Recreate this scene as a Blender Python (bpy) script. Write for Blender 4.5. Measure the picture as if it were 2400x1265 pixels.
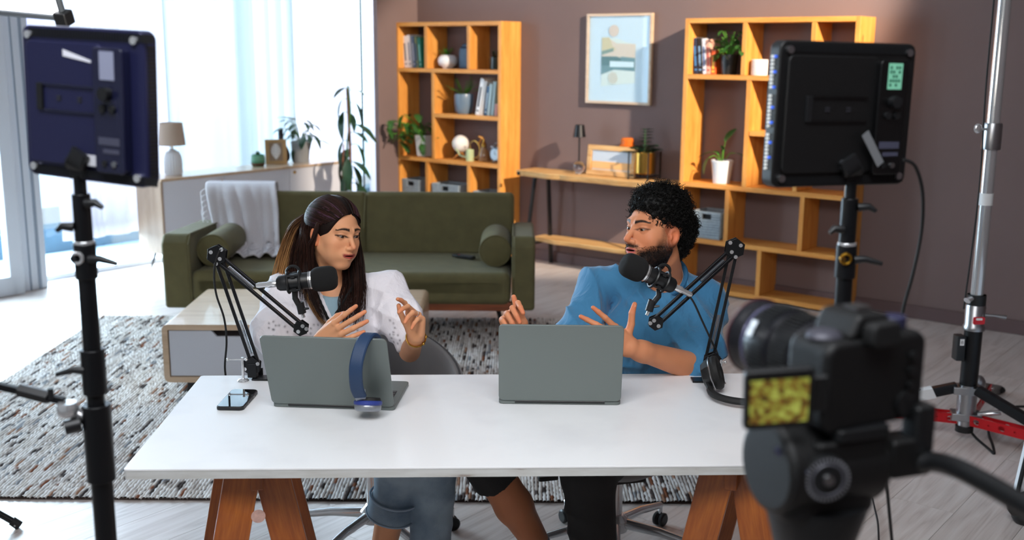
import bpy, bmesh, math, random
import numpy as np
from mathutils import Vector, Matrix, Euler
random.seed(7)
for o in list(bpy.data.objects): bpy.data.objects.remove(o)
SC = bpy.context.scene; COL = SC.collection
PI = math.pi; V = Vector
# ---------------------------------------------------------------- camera
PITCH = math.radians(11.54); ROLL = math.radians(0.39); CAMH = 1.75; FPX = 2530.0
cp, sp = math.cos(PITCH), math.sin(PITCH)
_r0, _f0, _u0 = V((1,0,0)), V((0,cp,-sp)), V((0,sp,cp))
RGT = _r0*math.cos(ROLL) + _u0*math.sin(ROLL); UPV = _u0*math.cos(ROLL) - _r0*math.sin(ROLL)
cd = bpy.data.cameras.new('camera'); cam = bpy.data.objects.new('camera', cd); COL.objects.link(cam)
cam.matrix_world = Matrix(((RGT.x,UPV.x,-_f0.x,0),(RGT.y,UPV.y,-_f0.y,0),(RGT.z,UPV.z,-_f0.z,CAMH),(0,0,0,1)))
cd.sensor_width = 36; cd.lens = FPX*36/2400; cd.clip_start = .05; cd.clip_end = 200
cd.dof.use_dof = True; cd.dof.focus_distance = 3.25; cd.dof.aperture_fstop = 3.0
SC.camera = cam
vs = SC.view_settings
vs.view_transform = 'Standard'; vs.look = 'None'; vs.gamma = 1; vs.exposure = 0.36; vs.use_curve_mapping = False
# ---------------------------------------------------------------- room frame (measured from the photo)
TH = math.radians(38.6)
E1 = V((math.cos(TH), -math.sin(TH), 0)); WN = V((-math.sin(TH), -math.cos(TH), 0))
CR = V((-1.5291, 10.4329, 0))
def W(a, d, z=0): return CR + E1*a + WN*d + V((0,0,z))       # a along the brown wall, d out from it
def ray(x, y):
    a, b = (x-1200)/FPX, (632.5-y)/FPX
    return RGT*a + UPV*b + _f0
def at(x, y, Y): d = ray(x, y); return V((0,0,CAMH)) + d*(Y/d.y)
def atz(x, y, z): d = ray(x, y); return V((0,0,CAMH)) + d*((z-CAMH)/d.z)
def atw(x, y, d):
    r = ray(x, y); p = CR + WN*d; o = V((0,0,CAMH)); return o + r*((p-o).dot(WN)/r.dot(WN))
def Winv(v): q = v-CR; return q.dot(E1), q.dot(WN), v.z
# ---------------------------------------------------------------- colour, world, lights
def srgb(h):
    h = h.lstrip('#'); c = [int(h[i:i+2],16)/255 for i in (0,2,4)]
    return tuple([(x/12.92 if x <= .04045 else ((x+.055)/1.055)**2.4) for x in c]+[1])
wd = bpy.data.worlds.new('world'); SC.world = wd; wd.use_nodes = True
bg = wd.node_tree.nodes['Background']; bg.inputs[0].default_value = (.72,.88,1,1); bg.inputs[1].default_value = 3.0
def area(name, loc, target, sx, sy, power, col, portal=False):
    l = bpy.data.lights.new(name, 'AREA'); l.shape = 'RECTANGLE'; l.size = sx; l.size_y = sy; l.energy = power; l.color = col
    o = bpy.data.objects.new(name, l); COL.objects.link(o); o.location = loc
    o.rotation_euler = (V(target)-V(loc)).to_track_quat('-Z','Y').to_euler()
    if portal: l.cycles.is_portal = True
    return o
# daylight entering through the glass wall (portal + sky glow)
area('window_portal', W(-.6, 2.2, 1.6), W(3, 2.2, 1.6), 7.0, 3.2, 1, (1,1,1), portal=True)
area('window_daylight', W(-.75, 2.6, 1.7), W(3.2, 3.4, .7), 6.0, 3.0, 1050, (.74,.88,1))
# hard warm studio spot, high on the right side of the room
sl = bpy.data.lights.new('studio_spot', 'SPOT'); sl.energy = 2300; sl.color = (1,.84,.68); sl.spot_size = math.radians(29); sl.spot_blend = .35; sl.shadow_soft_size = .07
so = bpy.data.objects.new('studio_spot', sl); COL.objects.link(so); so.location = W(8.0, 2.1, 3.7)
so.rotation_euler = (W(2.9, .0, 1.5)-W(8.0, 2.1, 3.7)).to_track_quat('-Z','Y').to_euler()
# added fill light without a body, large and soft, above and behind the photographer
area('added_fill_light', V((-.3, .6, 3.6)), V((.1, 3.6, .8)), 2.4, 1.6, 105, (.93,.96,1))
# ---------------------------------------------------------------- materials
def nt(name):
    m = bpy.data.materials.new(name); m.use_nodes = True; t = m.node_tree; return m, t, t.nodes['Principled BSDF']
def N(t, ty, **kw):
    n = t.nodes.new(ty)
    for k, v in kw.items():
        if k.startswith('i_'): n.inputs[k[2:].replace('_',' ')].default_value = v
        else: setattr(n, k, v)
    return n
def coord(t, scale=(1,1,1), rot=(0,0,0), kind='Object'):
    c = N(t,'ShaderNodeTexCoord'); mp = N(t,'ShaderNodeMapping'); mp.inputs['Scale'].default_value = scale; mp.inputs['Rotation'].default_value = rot
    t.links.new(c.outputs[kind], mp.inputs[0]); return mp.outputs[0]
def ramp(t, fac, stops):
    r = N(t,'ShaderNodeValToRGB'); e = r.color_ramp.elements
    while len(e) < len(stops): e.new(.5)
    for i,(p,c) in enumerate(stops): e[i].position = p; e[i].color = srgb(c) if isinstance(c,str) else c
    t.links.new(fac, r.inputs[0]); return r.outputs[0]
def bump(t, b, fac, strength, dist=.01):
    n = N(t,'ShaderNodeBump'); n.inputs['Strength'].default_value = strength; n.inputs['Distance'].default_value = dist
    t.links.new(fac, n.inputs['Height']); t.links.new(n.outputs[0], b.inputs['Normal'])
def mat(name, col, rough=.5, metal=0, var=0, vs_=8, bmp=0, bs=200, emit=0, trans=0, coat=0, sheen=0, ior=None, alpha=None):
    m, t, b = nt(name); c = srgb(col) if isinstance(col,str) else col
    b.inputs['Base Color'].default_value = c; b.inputs['Roughness'].default_value = rough; b.inputs['Metallic'].default_value = metal
    if var:
        n = N(t,'ShaderNodeTexNoise'); n.inputs['Scale'].default_value = vs_; n.inputs['Detail'].default_value = 4; t.links.new(coord(t), n.inputs[0])
        lo = tuple(x*(1-var) for x in c[:3])+(1,); hi = tuple(min(1,x*(1+var)) for x in c[:3])+(1,)
        t.links.new(ramp(t, n.outputs[0], [(.3,lo),(.7,hi)]), b.inputs['Base Color'])
    if bmp:
        n = N(t,'ShaderNodeTexNoise'); n.inputs['Scale'].default_value = bs; t.links.new(coord(t), n.inputs[0]); bump(t, b, n.outputs[0], bmp, .003)
    if emit: b.inputs['Emission Color'].default_value = c; b.inputs['Emission Strength'].default_value = emit
    if trans: b.inputs['Transmission Weight'].default_value = trans
    if coat: b.inputs['Coat Weight'].default_value = coat
    if sheen: b.inputs['Sheen Weight'].default_value = sheen; b.inputs['Sheen Roughness'].default_value = .4
    if ior: b.inputs['IOR'].default_value = ior
    if alpha is not None: b.inputs['Alpha'].default_value = alpha
    return m
def wood(name, c1, c2, c3, axis='x', scale=1.0, rough=.45, knots=False, kind='Object', coat=0):
    m, t, b = nt(name); s = {'x':(1.2,14,14),'y':(14,1.2,14),'z':(14,14,1.2)}[axis]
    co = coord(t, tuple(v*scale for v in s), kind=kind)
    n = N(t,'ShaderNodeTexNoise'); n.inputs['Scale'].default_value = 1.6; n.inputs['Detail'].default_value = 6; n.inputs['Distortion'].default_value = .6; t.links.new(co, n.inputs[0])
    n2 = N(t,'ShaderNodeTexNoise'); n2.inputs['Scale'].default_value = 9; n2.inputs['Detail'].default_value = 3; t.links.new(co, n2.inputs[0])
    mx = N(t,'ShaderNodeMath', operation='MULTIPLY_ADD'); mx.inputs[1].default_value = .35; t.links.new(n2.outputs[0], mx.inputs[0])
    sc = N(t,'ShaderNodeMath', operation='MULTIPLY'); sc.inputs[1].default_value = .72; t.links.new(n.outputs[0], sc.inputs[0]); t.links.new(sc.outputs[0], mx.inputs[2])
    oi = N(t,'ShaderNodeObjectInfo'); col = ramp(t, mx.outputs[0], [(.3,c1),(.52,c2),(.75,c3)])
    if knots:
        v = N(t,'ShaderNodeTexVoronoi'); v.inputs['Scale'].default_value = 3.1; t.links.new(coord(t,(1,1,.55)), v.inputs[0])
        kr = ramp(t, v.outputs['Distance'], [(.035,(0,0,0,1)),(.075,(1,1,1,1))])
        mm = N(t,'ShaderNodeMixRGB'); mm.inputs[1].default_value = srgb(knots); t.links.new(kr, mm.inputs[0]); t.links.new(col, mm.inputs[2]); col = mm.outputs[0]
    hs = N(t,'ShaderNodeHueSaturation'); mr = N(t,'ShaderNodeMapRange'); mr.inputs['To Min'].default_value = .9; mr.inputs['To Max'].default_value = 1.1
    t.links.new(oi.outputs['Random'], mr.inputs[0]); t.links.new(mr.outputs[0], hs.inputs['Value']); t.links.new(col, hs.inputs['Color'])
    t.links.new(hs.outputs[0], b.inputs['Base Color']); b.inputs['Roughness'].default_value = rough; b.inputs['Coat Weight'].default_value = coat
    bump(t, b, n2.outputs[0], .12, .002); return m
def attrmat(name, rough=.6, attr='Col', bmp=0, bs=300, sss=0, sheen=0, spec=.5, backface=False):
    m, t, b = nt(name); a = N(t,'ShaderNodeAttribute'); a.attribute_name = attr; t.links.new(a.outputs['Color'], b.inputs['Base Color'])
    b.inputs['Roughness'].default_value = rough; b.inputs['Specular IOR Level'].default_value = spec
    if sss: b.inputs['Subsurface Weight'].default_value = sss; b.inputs['Subsurface Radius'].default_value = (.012,.004,.002); b.inputs['Subsurface Scale'].default_value = 1
    if sheen: b.inputs['Sheen Weight'].default_value = sheen
    if bmp:
        n = N(t,'ShaderNodeTexNoise'); n.inputs['Scale'].default_value = bs; t.links.new(coord(t), n.inputs[0]); bump(t, b, n.outputs[0], bmp, .002)
    return m
# ---------------------------------------------------------------- mesh collector
class MB:
    def __init__(s): s.v=[]; s.f=[]; s.c=None
    def add(s, vs, fs, M=None):
        o = len(s.v)
        if M is not None: vs = [M@V(p) for p in vs]
        s.v += [tuple(p) for p in vs]; s.f += [tuple(i+o for i in f) for f in fs]; return s
    def box(s, c, d, M=None, R=None):
        x,y,z = d[0]/2,d[1]/2,d[2]/2; vs=[V((i*x,j*y,k*z)) for i in(-1,1) for j in(-1,1) for k in(-1,1)]
        if R is not None: vs=[R@p for p in vs]
        vs=[p+V(c) for p in vs]
        return s.add(vs, [(0,1,3,2),(4,6,7,5),(0,4,5,1),(2,3,7,6),(0,2,6,4),(1,5,7,3)], M)
    def rbox(s, c, d, r, n=3, M=None, R=None, axis='z'):
        # box with rounded vertical edges around one axis
        ax={'x':(1,2,0),'y':(0,2,1),'z':(0,1,2)}[axis]; a,b,h=d[ax[0]]/2,d[ax[1]]/2,d[ax[2]]/2; r=min(r,a*.999,b*.999); pts=[]
        for (sx,sy,a0) in ((1,1,0),(-1,1,90),(-1,-1,180),(1,-1,270)):
            for i in range(n+1):
                t=math.radians(a0+90*i/n); pts.append((sx*(a-r)+r*math.cos(t), sy*(b-r)+r*math.sin(t)))
        vs=[]
        for hh in (-h,h):
            for p in pts:
                q=[0,0,0]; q[ax[0]]=p[0]; q[ax[1]]=p[1]; q[ax[2]]=hh; vs.append(V(q))
        if R is not None: vs=[R@p for p in vs]
        vs=[p+V(c) for p in vs]; k=len(pts)
        fs=[tuple(range(k))[::-1], tuple(range(k,2*k))]+[(i,(i+1)%k,k+(i+1)%k,k+i) for i in range(k)]
        return s.add(vs,fs,M)
    def tube(s, pts, r, n=8, M=None, caps=True):
        pts=[V(p) for p in pts]; k=len(pts); rr = r if isinstance(r,(list,tuple)) else [r]*k
        fs=[];vs=[]; prev=None
        for i,p in enumerate(pts):
            t=(pts[min(i+1,k-1)]-pts[max(i-1,0)]).normalized()
            if prev is None: u=t.orthogonal().normalized()
            else:
                u=prev-t*prev.dot(t); u = u.normalized() if u.length>1e-6 else t.orthogonal().normalized()
            prev=u; w=t.cross(u)
            for j in range(n):
                a=2*PI*j/n; vs.append(p+(u*math.cos(a)+w*math.sin(a))*rr[i])
        for i in range(k-1):
            for j in range(n): fs.append((i*n+j,i*n+(j+1)%n,(i+1)*n+(j+1)%n,(i+1)*n+j))
        if caps: fs.append(tuple(range(n))[::-1]); fs.append(tuple((k-1)*n+j for j in range(n)))
        return s.add(vs,fs,M)
    def cyl(s, p0, p1, r0, r1=None, n=16, M=None): return s.tube([p0,p1],[r0,r0 if r1 is None else r1],n,M)
    def lathe(s, prof, n=24, M=None):
        vs=[];fs=[];k=len(prof)
        for i in range(n):
            a=2*PI*i/n
            for (r,z) in prof: vs.append((max(r,1e-5)*math.cos(a),max(r,1e-5)*math.sin(a),z))
        for i in range(n):
            j=(i+1)%n
            for q in range(k-1): fs.append((i*k+q,j*k+q,j*k+q+1,i*k+q+1))
        return s.add(vs,fs,M)
    def sph(s, c, r, n=16, m=10, M=None):
        R = r if isinstance(r,(list,tuple)) else (r,r,r); vs=[V((c[0],c[1],c[2]+R[2]))]; fs=[]
        for i in range(1,m):
            p=PI*i/m
            for j in range(n): a=2*PI*j/n; vs.append(V((c[0]+R[0]*math.sin(p)*math.cos(a),c[1]+R[1]*math.sin(p)*math.sin(a),c[2]+R[2]*math.cos(p))))
        vs.append(V((c[0],c[1],c[2]-R[2]))); L=len(vs)-1
        for j in range(n): fs.append((0,1+j,1+(j+1)%n))
        for i in range(m-2):
            for j in range(n): a=1+i*n; fs.append((a+j,a+n+j,a+n+(j+1)%n,a+(j+1)%n))
        a=1+(m-2)*n
        for j in range(n): fs.append((L,a+(j+1)%n,a+j))
        return s.add(vs,fs,M)
    def prism(s, poly, d, M=None):   # poly in local xz, extruded along y by d
        k=len(poly); vs=[(x,-d/2,z) for x,z in poly]+[(x,d/2,z) for x,z in poly]
        return s.add(vs,[tuple(range(k)),tuple(range(k,2*k))[::-1]]+[(i,k+i,k+(i+1)%k,(i+1)%k) for i in range(k)],M)
    def torus(s, c, R, r, n=24, m=8, M=None, rot=None, arc=2*PI, a0=0):
        pts=[]; full = arc>=2*PI-1e-6
        for i in range(n if full else n+1):
            a=a0+arc*i/n; p=V((R*math.cos(a),R*math.sin(a),0)); pts.append(p)
        vs=[];fs=[];k=len(pts)
        for i,p in enumerate(pts):
            u=p.normalized()
            for j in range(m): b=2*PI*j/m; q=p+u*r*math.cos(b)+V((0,0,r*math.sin(b))); vs.append((rot@q if rot is not None else q)+V(c))
        for i in range(k if full else k-1):
            for j in range(m): i2=(i+1)%k; fs.append((i*m+j,i2*m+j,i2*m+(j+1)%m,i*m+(j+1)%m))
        return s.add(vs,fs,M)
    def build(s, name, m, parent=None, smooth=False, bevel=0, loc=None, rot=None, bseg=2, mats=None, auto=True):
        me=bpy.data.meshes.new(name); me.from_pydata(s.v,[],s.f); me.update()
        bm=bmesh.new(); bm.from_mesh(me); bmesh.ops.recalc_face_normals(bm, faces=bm.faces); bm.to_mesh(me); bm.free()
        for mm in (m if isinstance(m,(list,tuple)) else [m]): me.materials.append(mm)
        if smooth:
            me.polygons.foreach_set('use_smooth',[True]*len(me.polygons))
            if auto: me.set_sharp_from_angle(angle=math.radians(40))
        o=bpy.data.objects.new(name, me); COL.objects.link(o)
        if parent: o.parent=parent
        if loc is not None: o.location=loc
        if rot is not None: o.rotation_euler=rot
        if bevel:
            b=o.modifiers.new('bevel','BEVEL'); b.width=bevel; b.segments=bseg; b.limit_method='ANGLE'; b.angle_limit=math.radians(35)
            if not smooth: 
                me.polygons.foreach_set('use_smooth',[True]*len(me.polygons)); me.set_sharp_from_angle(angle=math.radians(25)); b.harden_normals=True
        return o
def tag(o, label=None, cat=None, group=None, kind=None):
    if label: o['label']=label
    if cat: o['category']=cat
    if group: o['group']=group
    if kind: o['kind']=kind
    return o
def thing(name, label, cat, loc=(0,0,0), rz=0, group=None, rot=None):
    o=bpy.data.objects.new(name,None); COL.objects.link(o); o.location=loc; o.empty_display_size=.05
    o.rotation_euler = rot if rot is not None else (0,0,rz)
    return tag(o,label,cat,group)
def kids(o): return [c for c in bpy.data.objects if c.parent is o]
def copy_tree(o, parent=None):
    c=o.copy(); COL.objects.link(c)
    if parent: c.parent=parent
    for ch in kids(o): copy_tree(ch,c)
    return c
def basis(x, y, z, o=(0,0,0)):
    x,y,z,o=V(x),V(y),V(z),V(o); return Matrix(((x.x,y.x,z.x,o.x),(x.y,y.y,z.y,o.y),(x.z,y.z,z.z,o.z),(0,0,0,1)))
def along(p0, p1):   # matrix taking local z to p0->p1, origin p0
    d=(V(p1)-V(p0)); q=d.to_track_quat('Z','Y').to_matrix().to_4x4(); q.translation=V(p0); return q
def catmull(pts, n=6):
    pts=[V(p) for p in pts]; P=[pts[0]]+pts+[pts[-1]]; out=[]
    for i in range(1,len(P)-2):
        for k in range(n):
            t=k/n; a,b,c,d=P[i-1],P[i],P[i+1],P[i+2]
            out.append(.5*((2*b)+(c-a)*t+(2*a-5*b+4*c-d)*t*t+(3*b-a-3*c+d)*t**3))
    out.append(pts[-1]); return out
# ---------------------------------------------------------------- shared materials
M_ = {}
M_['white']=mat('white_laminate','#e6e6ea',.35,var=.02,vs_=3)
M_['wall']=mat('brown_wall_paint','#75625f',.85,var=.05,vs_=1.5,bmp=.15,bs=90)
M_['ceil']=mat('ceiling_white','#cfccca',.9)
M_['whitepaint']=mat('white_frame_paint','#cfd6e0',.4)
M_['pine']=wood('honey_pine','#b9722b','#d48f40','#dfa253','z',1,.5,knots='#6b3210')
M_['pinex']=wood('honey_pine_shelf','#b9722b','#d48f40','#dfa253','x',1,.5)
M_['oak']=wood('light_oak','#b39678','#c6ab8e','#d2baa0','x',1,.3,coat=.3)
M_['oakz']=wood('light_oak_upright','#99806a','#ae957d','#bda58e','z',1,.5)
M_['teak']=wood('oiled_teak','#6e3316','#96501f','#b56a2a','z',1.3,.35,coat=.2)
M_['black']=mat('black_plastic','#141517',.42)
M_['blackm']=mat('matte_black_metal','#101114',.35,metal=.3)
M_['rubber']=mat('black_rubber','#0d0d0e',.7)
M_['chrome']=mat('chrome','#dcdddf',.16,metal=.75)
M_['steel']=mat('satin_steel','#a8a8aa',.32,metal=1)
M_['green']=mat('olive_velvet','#5e5838',.85,var=.12,vs_=12,bmp=.25,bs=900,sheen=.08)
M_['gold']=mat('brass','#c79a4a',.25,metal=1)
M_['glass']=mat('clear_glass','#ffffff',.02,trans=1,ior=1.45)
M_['ceramic']=mat('white_ceramic','#dfe0e2',.3)
M_['foam']=mat('black_foam','#0b0b0c',.95,bmp=.8,bs=1200)
M_['tin']=mat('grey_laptop_metal','#6f7775',.45,metal=.35,bmp=.03,bs=2000)
M_['leaf']=mat('green_leaf','#2f5a25',.45,var=.3,vs_=14)
M_['leafd']=mat('dark_leaf','#20402a',.45,var=.3,vs_=14)
M_['leafl']=mat('bright_leaf','#4f8c2a',.5,var=.25,vs_=14)
M_['soil']=mat('potting_soil','#2a1d15',.95,bmp=.8,bs=150)
M_['red']=mat('red_anodised','#c01820',.35,metal=.4)
# ================================================================ ROOM
FR = -TH   # rotation of things that stand along the walls: local x along brown wall, local y into it
def struct(mb, name, m, loc=None, rz=None, **k):
    o = mb.build(name, m, loc=loc, rot=(0,0,rz) if rz is not None else None, **k); o['kind']='structure'; return o
floor = struct(MB().box((0,0,-.06),(16,16,.10)), 'floor', mat('floor_joint','#8a827e',.8), loc=W(4.2,4.6,0), rz=FR)
# planks: every board in view is a piece of its own
def plank_mat():
    m,t,b = nt('washed_oak_laminate'); oi=N(t,'ShaderNodeObjectInfo')
    tc=N(t,'ShaderNodeTexCoord'); ad=N(t,'ShaderNodeVectorMath',operation='ADD'); cx=N(t,'ShaderNodeCombineXYZ')
    ml=N(t,'ShaderNodeMath',operation='MULTIPLY'); ml.inputs[1].default_value=37; t.links.new(oi.outputs['Random'],ml.inputs[0]); t.links.new(ml.outputs[0],cx.inputs[0]); t.links.new(ml.outputs[0],cx.inputs[1])
    t.links.new(tc.outputs['Object'],ad.inputs[0]); t.links.new(cx.outputs[0],ad.inputs[1])
    mp=N(t,'ShaderNodeMapping'); mp.inputs['Scale'].default_value=(.55,5.5,1); t.links.new(ad.outputs[0],mp.inputs[0])
    n=N(t,'ShaderNodeTexNoise'); n.inputs['Scale'].default_value=1.5; n.inputs['Detail'].default_value=2; n.inputs['Distortion'].default_value=.4; t.links.new(mp.outputs[0],n.inputs[0])
    m1=N(t,'ShaderNodeMath',operation='MULTIPLY'); m1.inputs[1].default_value=13; t.links.new(n.outputs[0],m1.inputs[0])
    fr=N(t,'ShaderNodeMath',operation='PINGPONG'); fr.inputs[1].default_value=1; t.links.new(m1.outputs[0],fr.inputs[0])
    mp2=N(t,'ShaderNodeMapping'); mp2.inputs['Scale'].default_value=(2,60,1); t.links.new(ad.outputs[0],mp2.inputs[0])
    n2=N(t,'ShaderNodeTexNoise'); n2.inputs['Scale'].default_value=2; n2.inputs['Detail'].default_value=4; t.links.new(mp2.outputs[0],n2.inputs[0])
    mx=N(t,'ShaderNodeMath',operation='MULTIPLY_ADD'); mx.inputs[1].default_value=.35; t.links.new(fr.outputs[0],mx.inputs[0]); 
    m3=N(t,'ShaderNodeMath',operation='MULTIPLY'); m3.inputs[1].default_value=.65; t.links.new(n2.outputs[0],m3.inputs[0]); t.links.new(m3.outputs[0],mx.inputs[2])
    col=ramp(t,mx.outputs[0],[(.15,'#ab9e98'),(.42,'#c6bbb5'),(.75,'#d3cac5')])
    hs=N(t,'ShaderNodeHueSaturation'); mr=N(t,'ShaderNodeMapRange'); mr.inputs['To Min'].default_value=.92; mr.inputs['To Max'].default_value=1.06
    t.links.new(oi.outputs['Random'],mr.inputs[0]); t.links.new(mr.outputs[0],hs.inputs['Value']); t.links.new(col,hs.inputs['Color']); t.links.new(hs.outputs[0],b.inputs['Base Color'])
    b.inputs['Roughness'].default_value=.28; bump(t,b,n2.outputs[0],.05,.001); return m
PLM=plank_mat(); PL,PW=1.38,.238
pmesh=MB().box((0,0,0),(PL-.0016,PW-.0016,.012)).build('plank',PLM,bevel=0)
def in_view(p):
    x,y,z=p; dep=y*cp-(z-CAMH)*sp
    if dep<.3: return False
    u=y*sp+(z-CAMH)*cp; px=1200+FPX*x/dep; py=632-FPX*u/dep
    return -900<px<3300 and 300<py<2300
first=True; nplk=0
for j in range(-2,36):
    for i in range(-3,9):
        # rows run across the brown wall direction: long side along the glass wall
        d0 = i*PL + (j*.47%1)*PL; a0 = .18+j*PW
        c = W(a0+PW/2, d0+PL/2)
        corners=[W(a0+u*PW, d0+v*PL) for u in (0,.5,1) for v in (0,.25,.5,.75,1)]
        if a0 < -.3 or d0 < -2.2 or not any(in_view(q) for q in corners): continue
        if first: o=pmesh; first=False
        else: o=pmesh.copy(); COL.objects.link(o)
        o.parent=floor; 
        l = Matrix.Rotation(TH,4,'Z')@(c-W(4.2,4.6,0)); o.location=(l.x,l.y,-.0062); o.rotation_euler=(0,0,PI/2); nplk+=1
print('planks',nplk)
# brown wall, pier, alcove, unseen walls, ceiling
WT=3.9
struct(MB().box((0,.06,WT/2),(9.2,.12,WT)),'wall_back',M_['wall'],loc=W(.8+4.6,0,0),rz=FR)
struct(MB().box((0,0,WT/2),(.05,1.45,WT)),'wall_return',M_['wall'],loc=W(.83,-.225,0),rz=FR)
struct(MB().box((0,.06,WT/2),(1.4,.12,WT)),'wall_alcove',M_['wall'],loc=W(.1,-.95,0),rz=FR)
struct(MB().box((0,0,.045),(9.1,.018,.09)),'baseboard_back',mat('brown_baseboard','#5e4a4a',.6),loc=W(5.45,.009,0),rz=FR,bevel=.004)
struct(MB().box((0,0,WT/2),(.12,10,WT)),'wall_right',M_['wall'],loc=W(10.0,4.9,0),rz=FR)
struct(MB().box((0,0,WT/2),(11,.12,WT)),'wall_rear',M_['ceil'],loc=W(4.6,9.9,0),rz=FR)
struct(MB().box((0,0,.05),(11.6,11.4,.1)),'ceiling',M_['ceil'],loc=W(4.4,4.4,WT),rz=FR)
# glass wall
wf=M_['whitepaint']
glm,gt,gb=nt('window_glass'); 
for l in list(gt.links): gt.links.remove(l)
tr=N(gt,'ShaderNodeBsdfTransparent'); gg=N(gt,'ShaderNodeBsdfGlossy'); gg.inputs['Roughness'].default_value=.02; fz=N(gt,'ShaderNodeLayerWeight'); fz.inputs[0].default_value=.12; ms=N(gt,'ShaderNodeMixShader')
tr.inputs[0].default_value=(.93,.98,1,1); gt.links.new(fz.outputs[1],ms.inputs[0]); gt.links.new(tr.outputs[0],ms.inputs[1]); gt.links.new(gg.outputs[0],ms.inputs[2]); gt.links.new(ms.outputs[0],gt.nodes['Material Output'].inputs[0])
win=MB()
for d in (-.88,1.25): win.box((0,-d,WT/2),(.06,.07,WT))
win.box((0,-1.18,.02),(.10,4.3,.04)).box((0,-1.18,3.0),(.06,4.3,.07))
w1=struct(win,'window_1',wf,loc=W(-.12,0,0),rz=FR,bevel=.006)
g=MB().box((0,-1.18,1.95),(.008,4.2,3.8)).build('pane',glm,w1)
w2=struct(MB().box((0,-3.375,WT/2),(.10,.27,WT)),'trim_1',wf,loc=W(.10,0,0),rz=FR,bevel=.006)
MB().box((.052,-3.37,WT/2),(.006,.012,WT)).box((.052,-3.30,WT/2),(.012,.02,WT)).build('stile_joint',mat('frame_shadow_gap','#8b97a6',.6),w2)
# sliding door with its own pane
dr=struct(MB().box((0,-3.5,1.3),(.06,.10,2.6)).box((0,-4.3,.07),(.06,1.6,.14)).box((0,-5.1,1.3),(.06,.10,2.6)).box((0,-4.3,2.55),(.06,1.6,.10)),'door_1',wf,loc=W(.19,0,0),rz=FR,bevel=.008)
MB().box((0,-4.3,1.3),(.008,1.5,2.4)).build('pane',glm,dr)
struct(MB().box((0,-5.6,WT/2),(.1,.9,WT)).box((0,-4.6,3.25),(.1,2.3,1.3)),'wall_glass_side',M_['ceil'],loc=W(.10,-.0,0),rz=FR)
struct(MB().box((0,-8.0,WT/2),(.12,4.0,WT)),'wall_left',M_['ceil'],loc=W(.10,0,0),rz=FR)
# ---- outside: terrace, dark kerb, pale street and buildings
struct(MB().box((0,-2.2,-.05),(2.4,12,.09)),'terrace_floor',mat('pale_terrace_tile','#b9c9d6',.5,var=.04),loc=W(-1.25,0,0),rz=FR)
kerb=MB().box((0,-2.5,.06),(.26,12,.30)).build('kerb',mat('dark_kerb','#3b5260',.6,var=.1),loc=W(-1.28,0,0),rot=(0,0,FR),bevel=.01); tag(kerb,'dark low kerb along the terrace outside the glass','kerb')
struct(MB().box((0,0,-.6),(30,40,.1)),'street_ground',mat('pale_street','#c3cad0',.9,var=.08,vs_=.6),loc=W(-16.5,4,0),rz=FR)
def building(a,d,w,dp,h,c1,c2,label,nx,nz):
    t=thing('building',label,'building',W(a,d,-.5),FR)
    MB().box((0,0,h/2),(dp,w,h)).build('facade',mat('facade_paint',c1,.9),t,bevel=.05)
    MB().box((0,0,h+.1),(dp+.3,w+.3,.25)).build('roof',mat('roof_edge',c2,.8),t)
    wm=mat('far_window',c2,.3); pm=MB().box((0,0,0),(.1,w/nx*.55,h/nz*.5)).build('window',wm,t)
    k=0
    for i in range(nx):
        for j in range(nz):
            o=pm if k==0 else pm.copy()
            if k: COL.objects.link(o); o.parent=t
            o.location=(dp/2+.03,-w/2+(i+.5)*w/nx,(j+.5)*h/nz); k+=1
building(-19,4.5,7,4,7.5,'#c9cfd6','#9fc0c9','pale grey building with bluish windows beyond the sliding door',4,3)
building(-24,11,8,4,8,'#d8b8b0','#b07a72','pale pink building farther away at the left edge outside',4,3)
building(-26,-4,12,4,6,'#c9b9dc','#b7a2cf','lilac building beyond the curtains outside',5,2)
for k,(a,d,h,c,lb) in enumerate(((-10,7.8,1.2,'#b59bd0','lilac street board outside beside the door frame'),(-9.2,9.2,.9,'#6fae96','mint green street board outside at the left edge'),(-12,6.6,1.4,'#86a4bb','grey blue parked box behind the lilac board outside'))):
    t=thing('street_board',lb,'board',W(a,d,-.55),FR)
    MB().box((0,0,h/2+.3),(.2,.9,h)).build('panel',mat('board_paint',c,.7),t,bevel=.04)
    for s in(-1,1): MB().box((0,s*.35,.18),(.12,.08,.36)).build('leg',M_['steel'],t)
# ---- curtains (real folds); sheer and thicker drapes
def curtain(name,label,d0,d1,z0,z1,amp,wl,a,m,seed,hem):
    rnd=random.Random(seed); n=int((d1-d0)/.012); top=[];xs=[]; ph=0
    vs=[];fs=[]; zs=[z1,(z1+z0)*.5,z0+.5,z0+hem+.004,z0+hem,z0]; 
    prof=[]
    for i in range(n+1):
        ph+=.012/wl*2*PI*(.75+.5*math.sin(i*.031+seed)); prof.append(amp*(math.sin(ph)+.35*math.sin(2.3*ph+seed)))
    for k,z in enumerate(zs):
        for i in range(n+1):
            q=1-.25*(k/5); off=.012*math.sin(i*.05+k)
            vs.append((prof[i]*q+off*(k>2)+(.004 if k>=4 else 0), -(d0+(d1-d0)*i/n), z))
    for k in range(len(zs)-1):
        for i in range(n): fs.append((k*(n+1)+i,k*(n+1)+i+1,(k+1)*(n+1)+i+1,(k+1)*(n+1)+i))
    b=MB().add(vs,fs); 
    return tag(b.build(name,m,smooth=True,auto=False,loc=W(a,0,0),rot=(0,0,FR)),label,'curtain',None)
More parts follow.
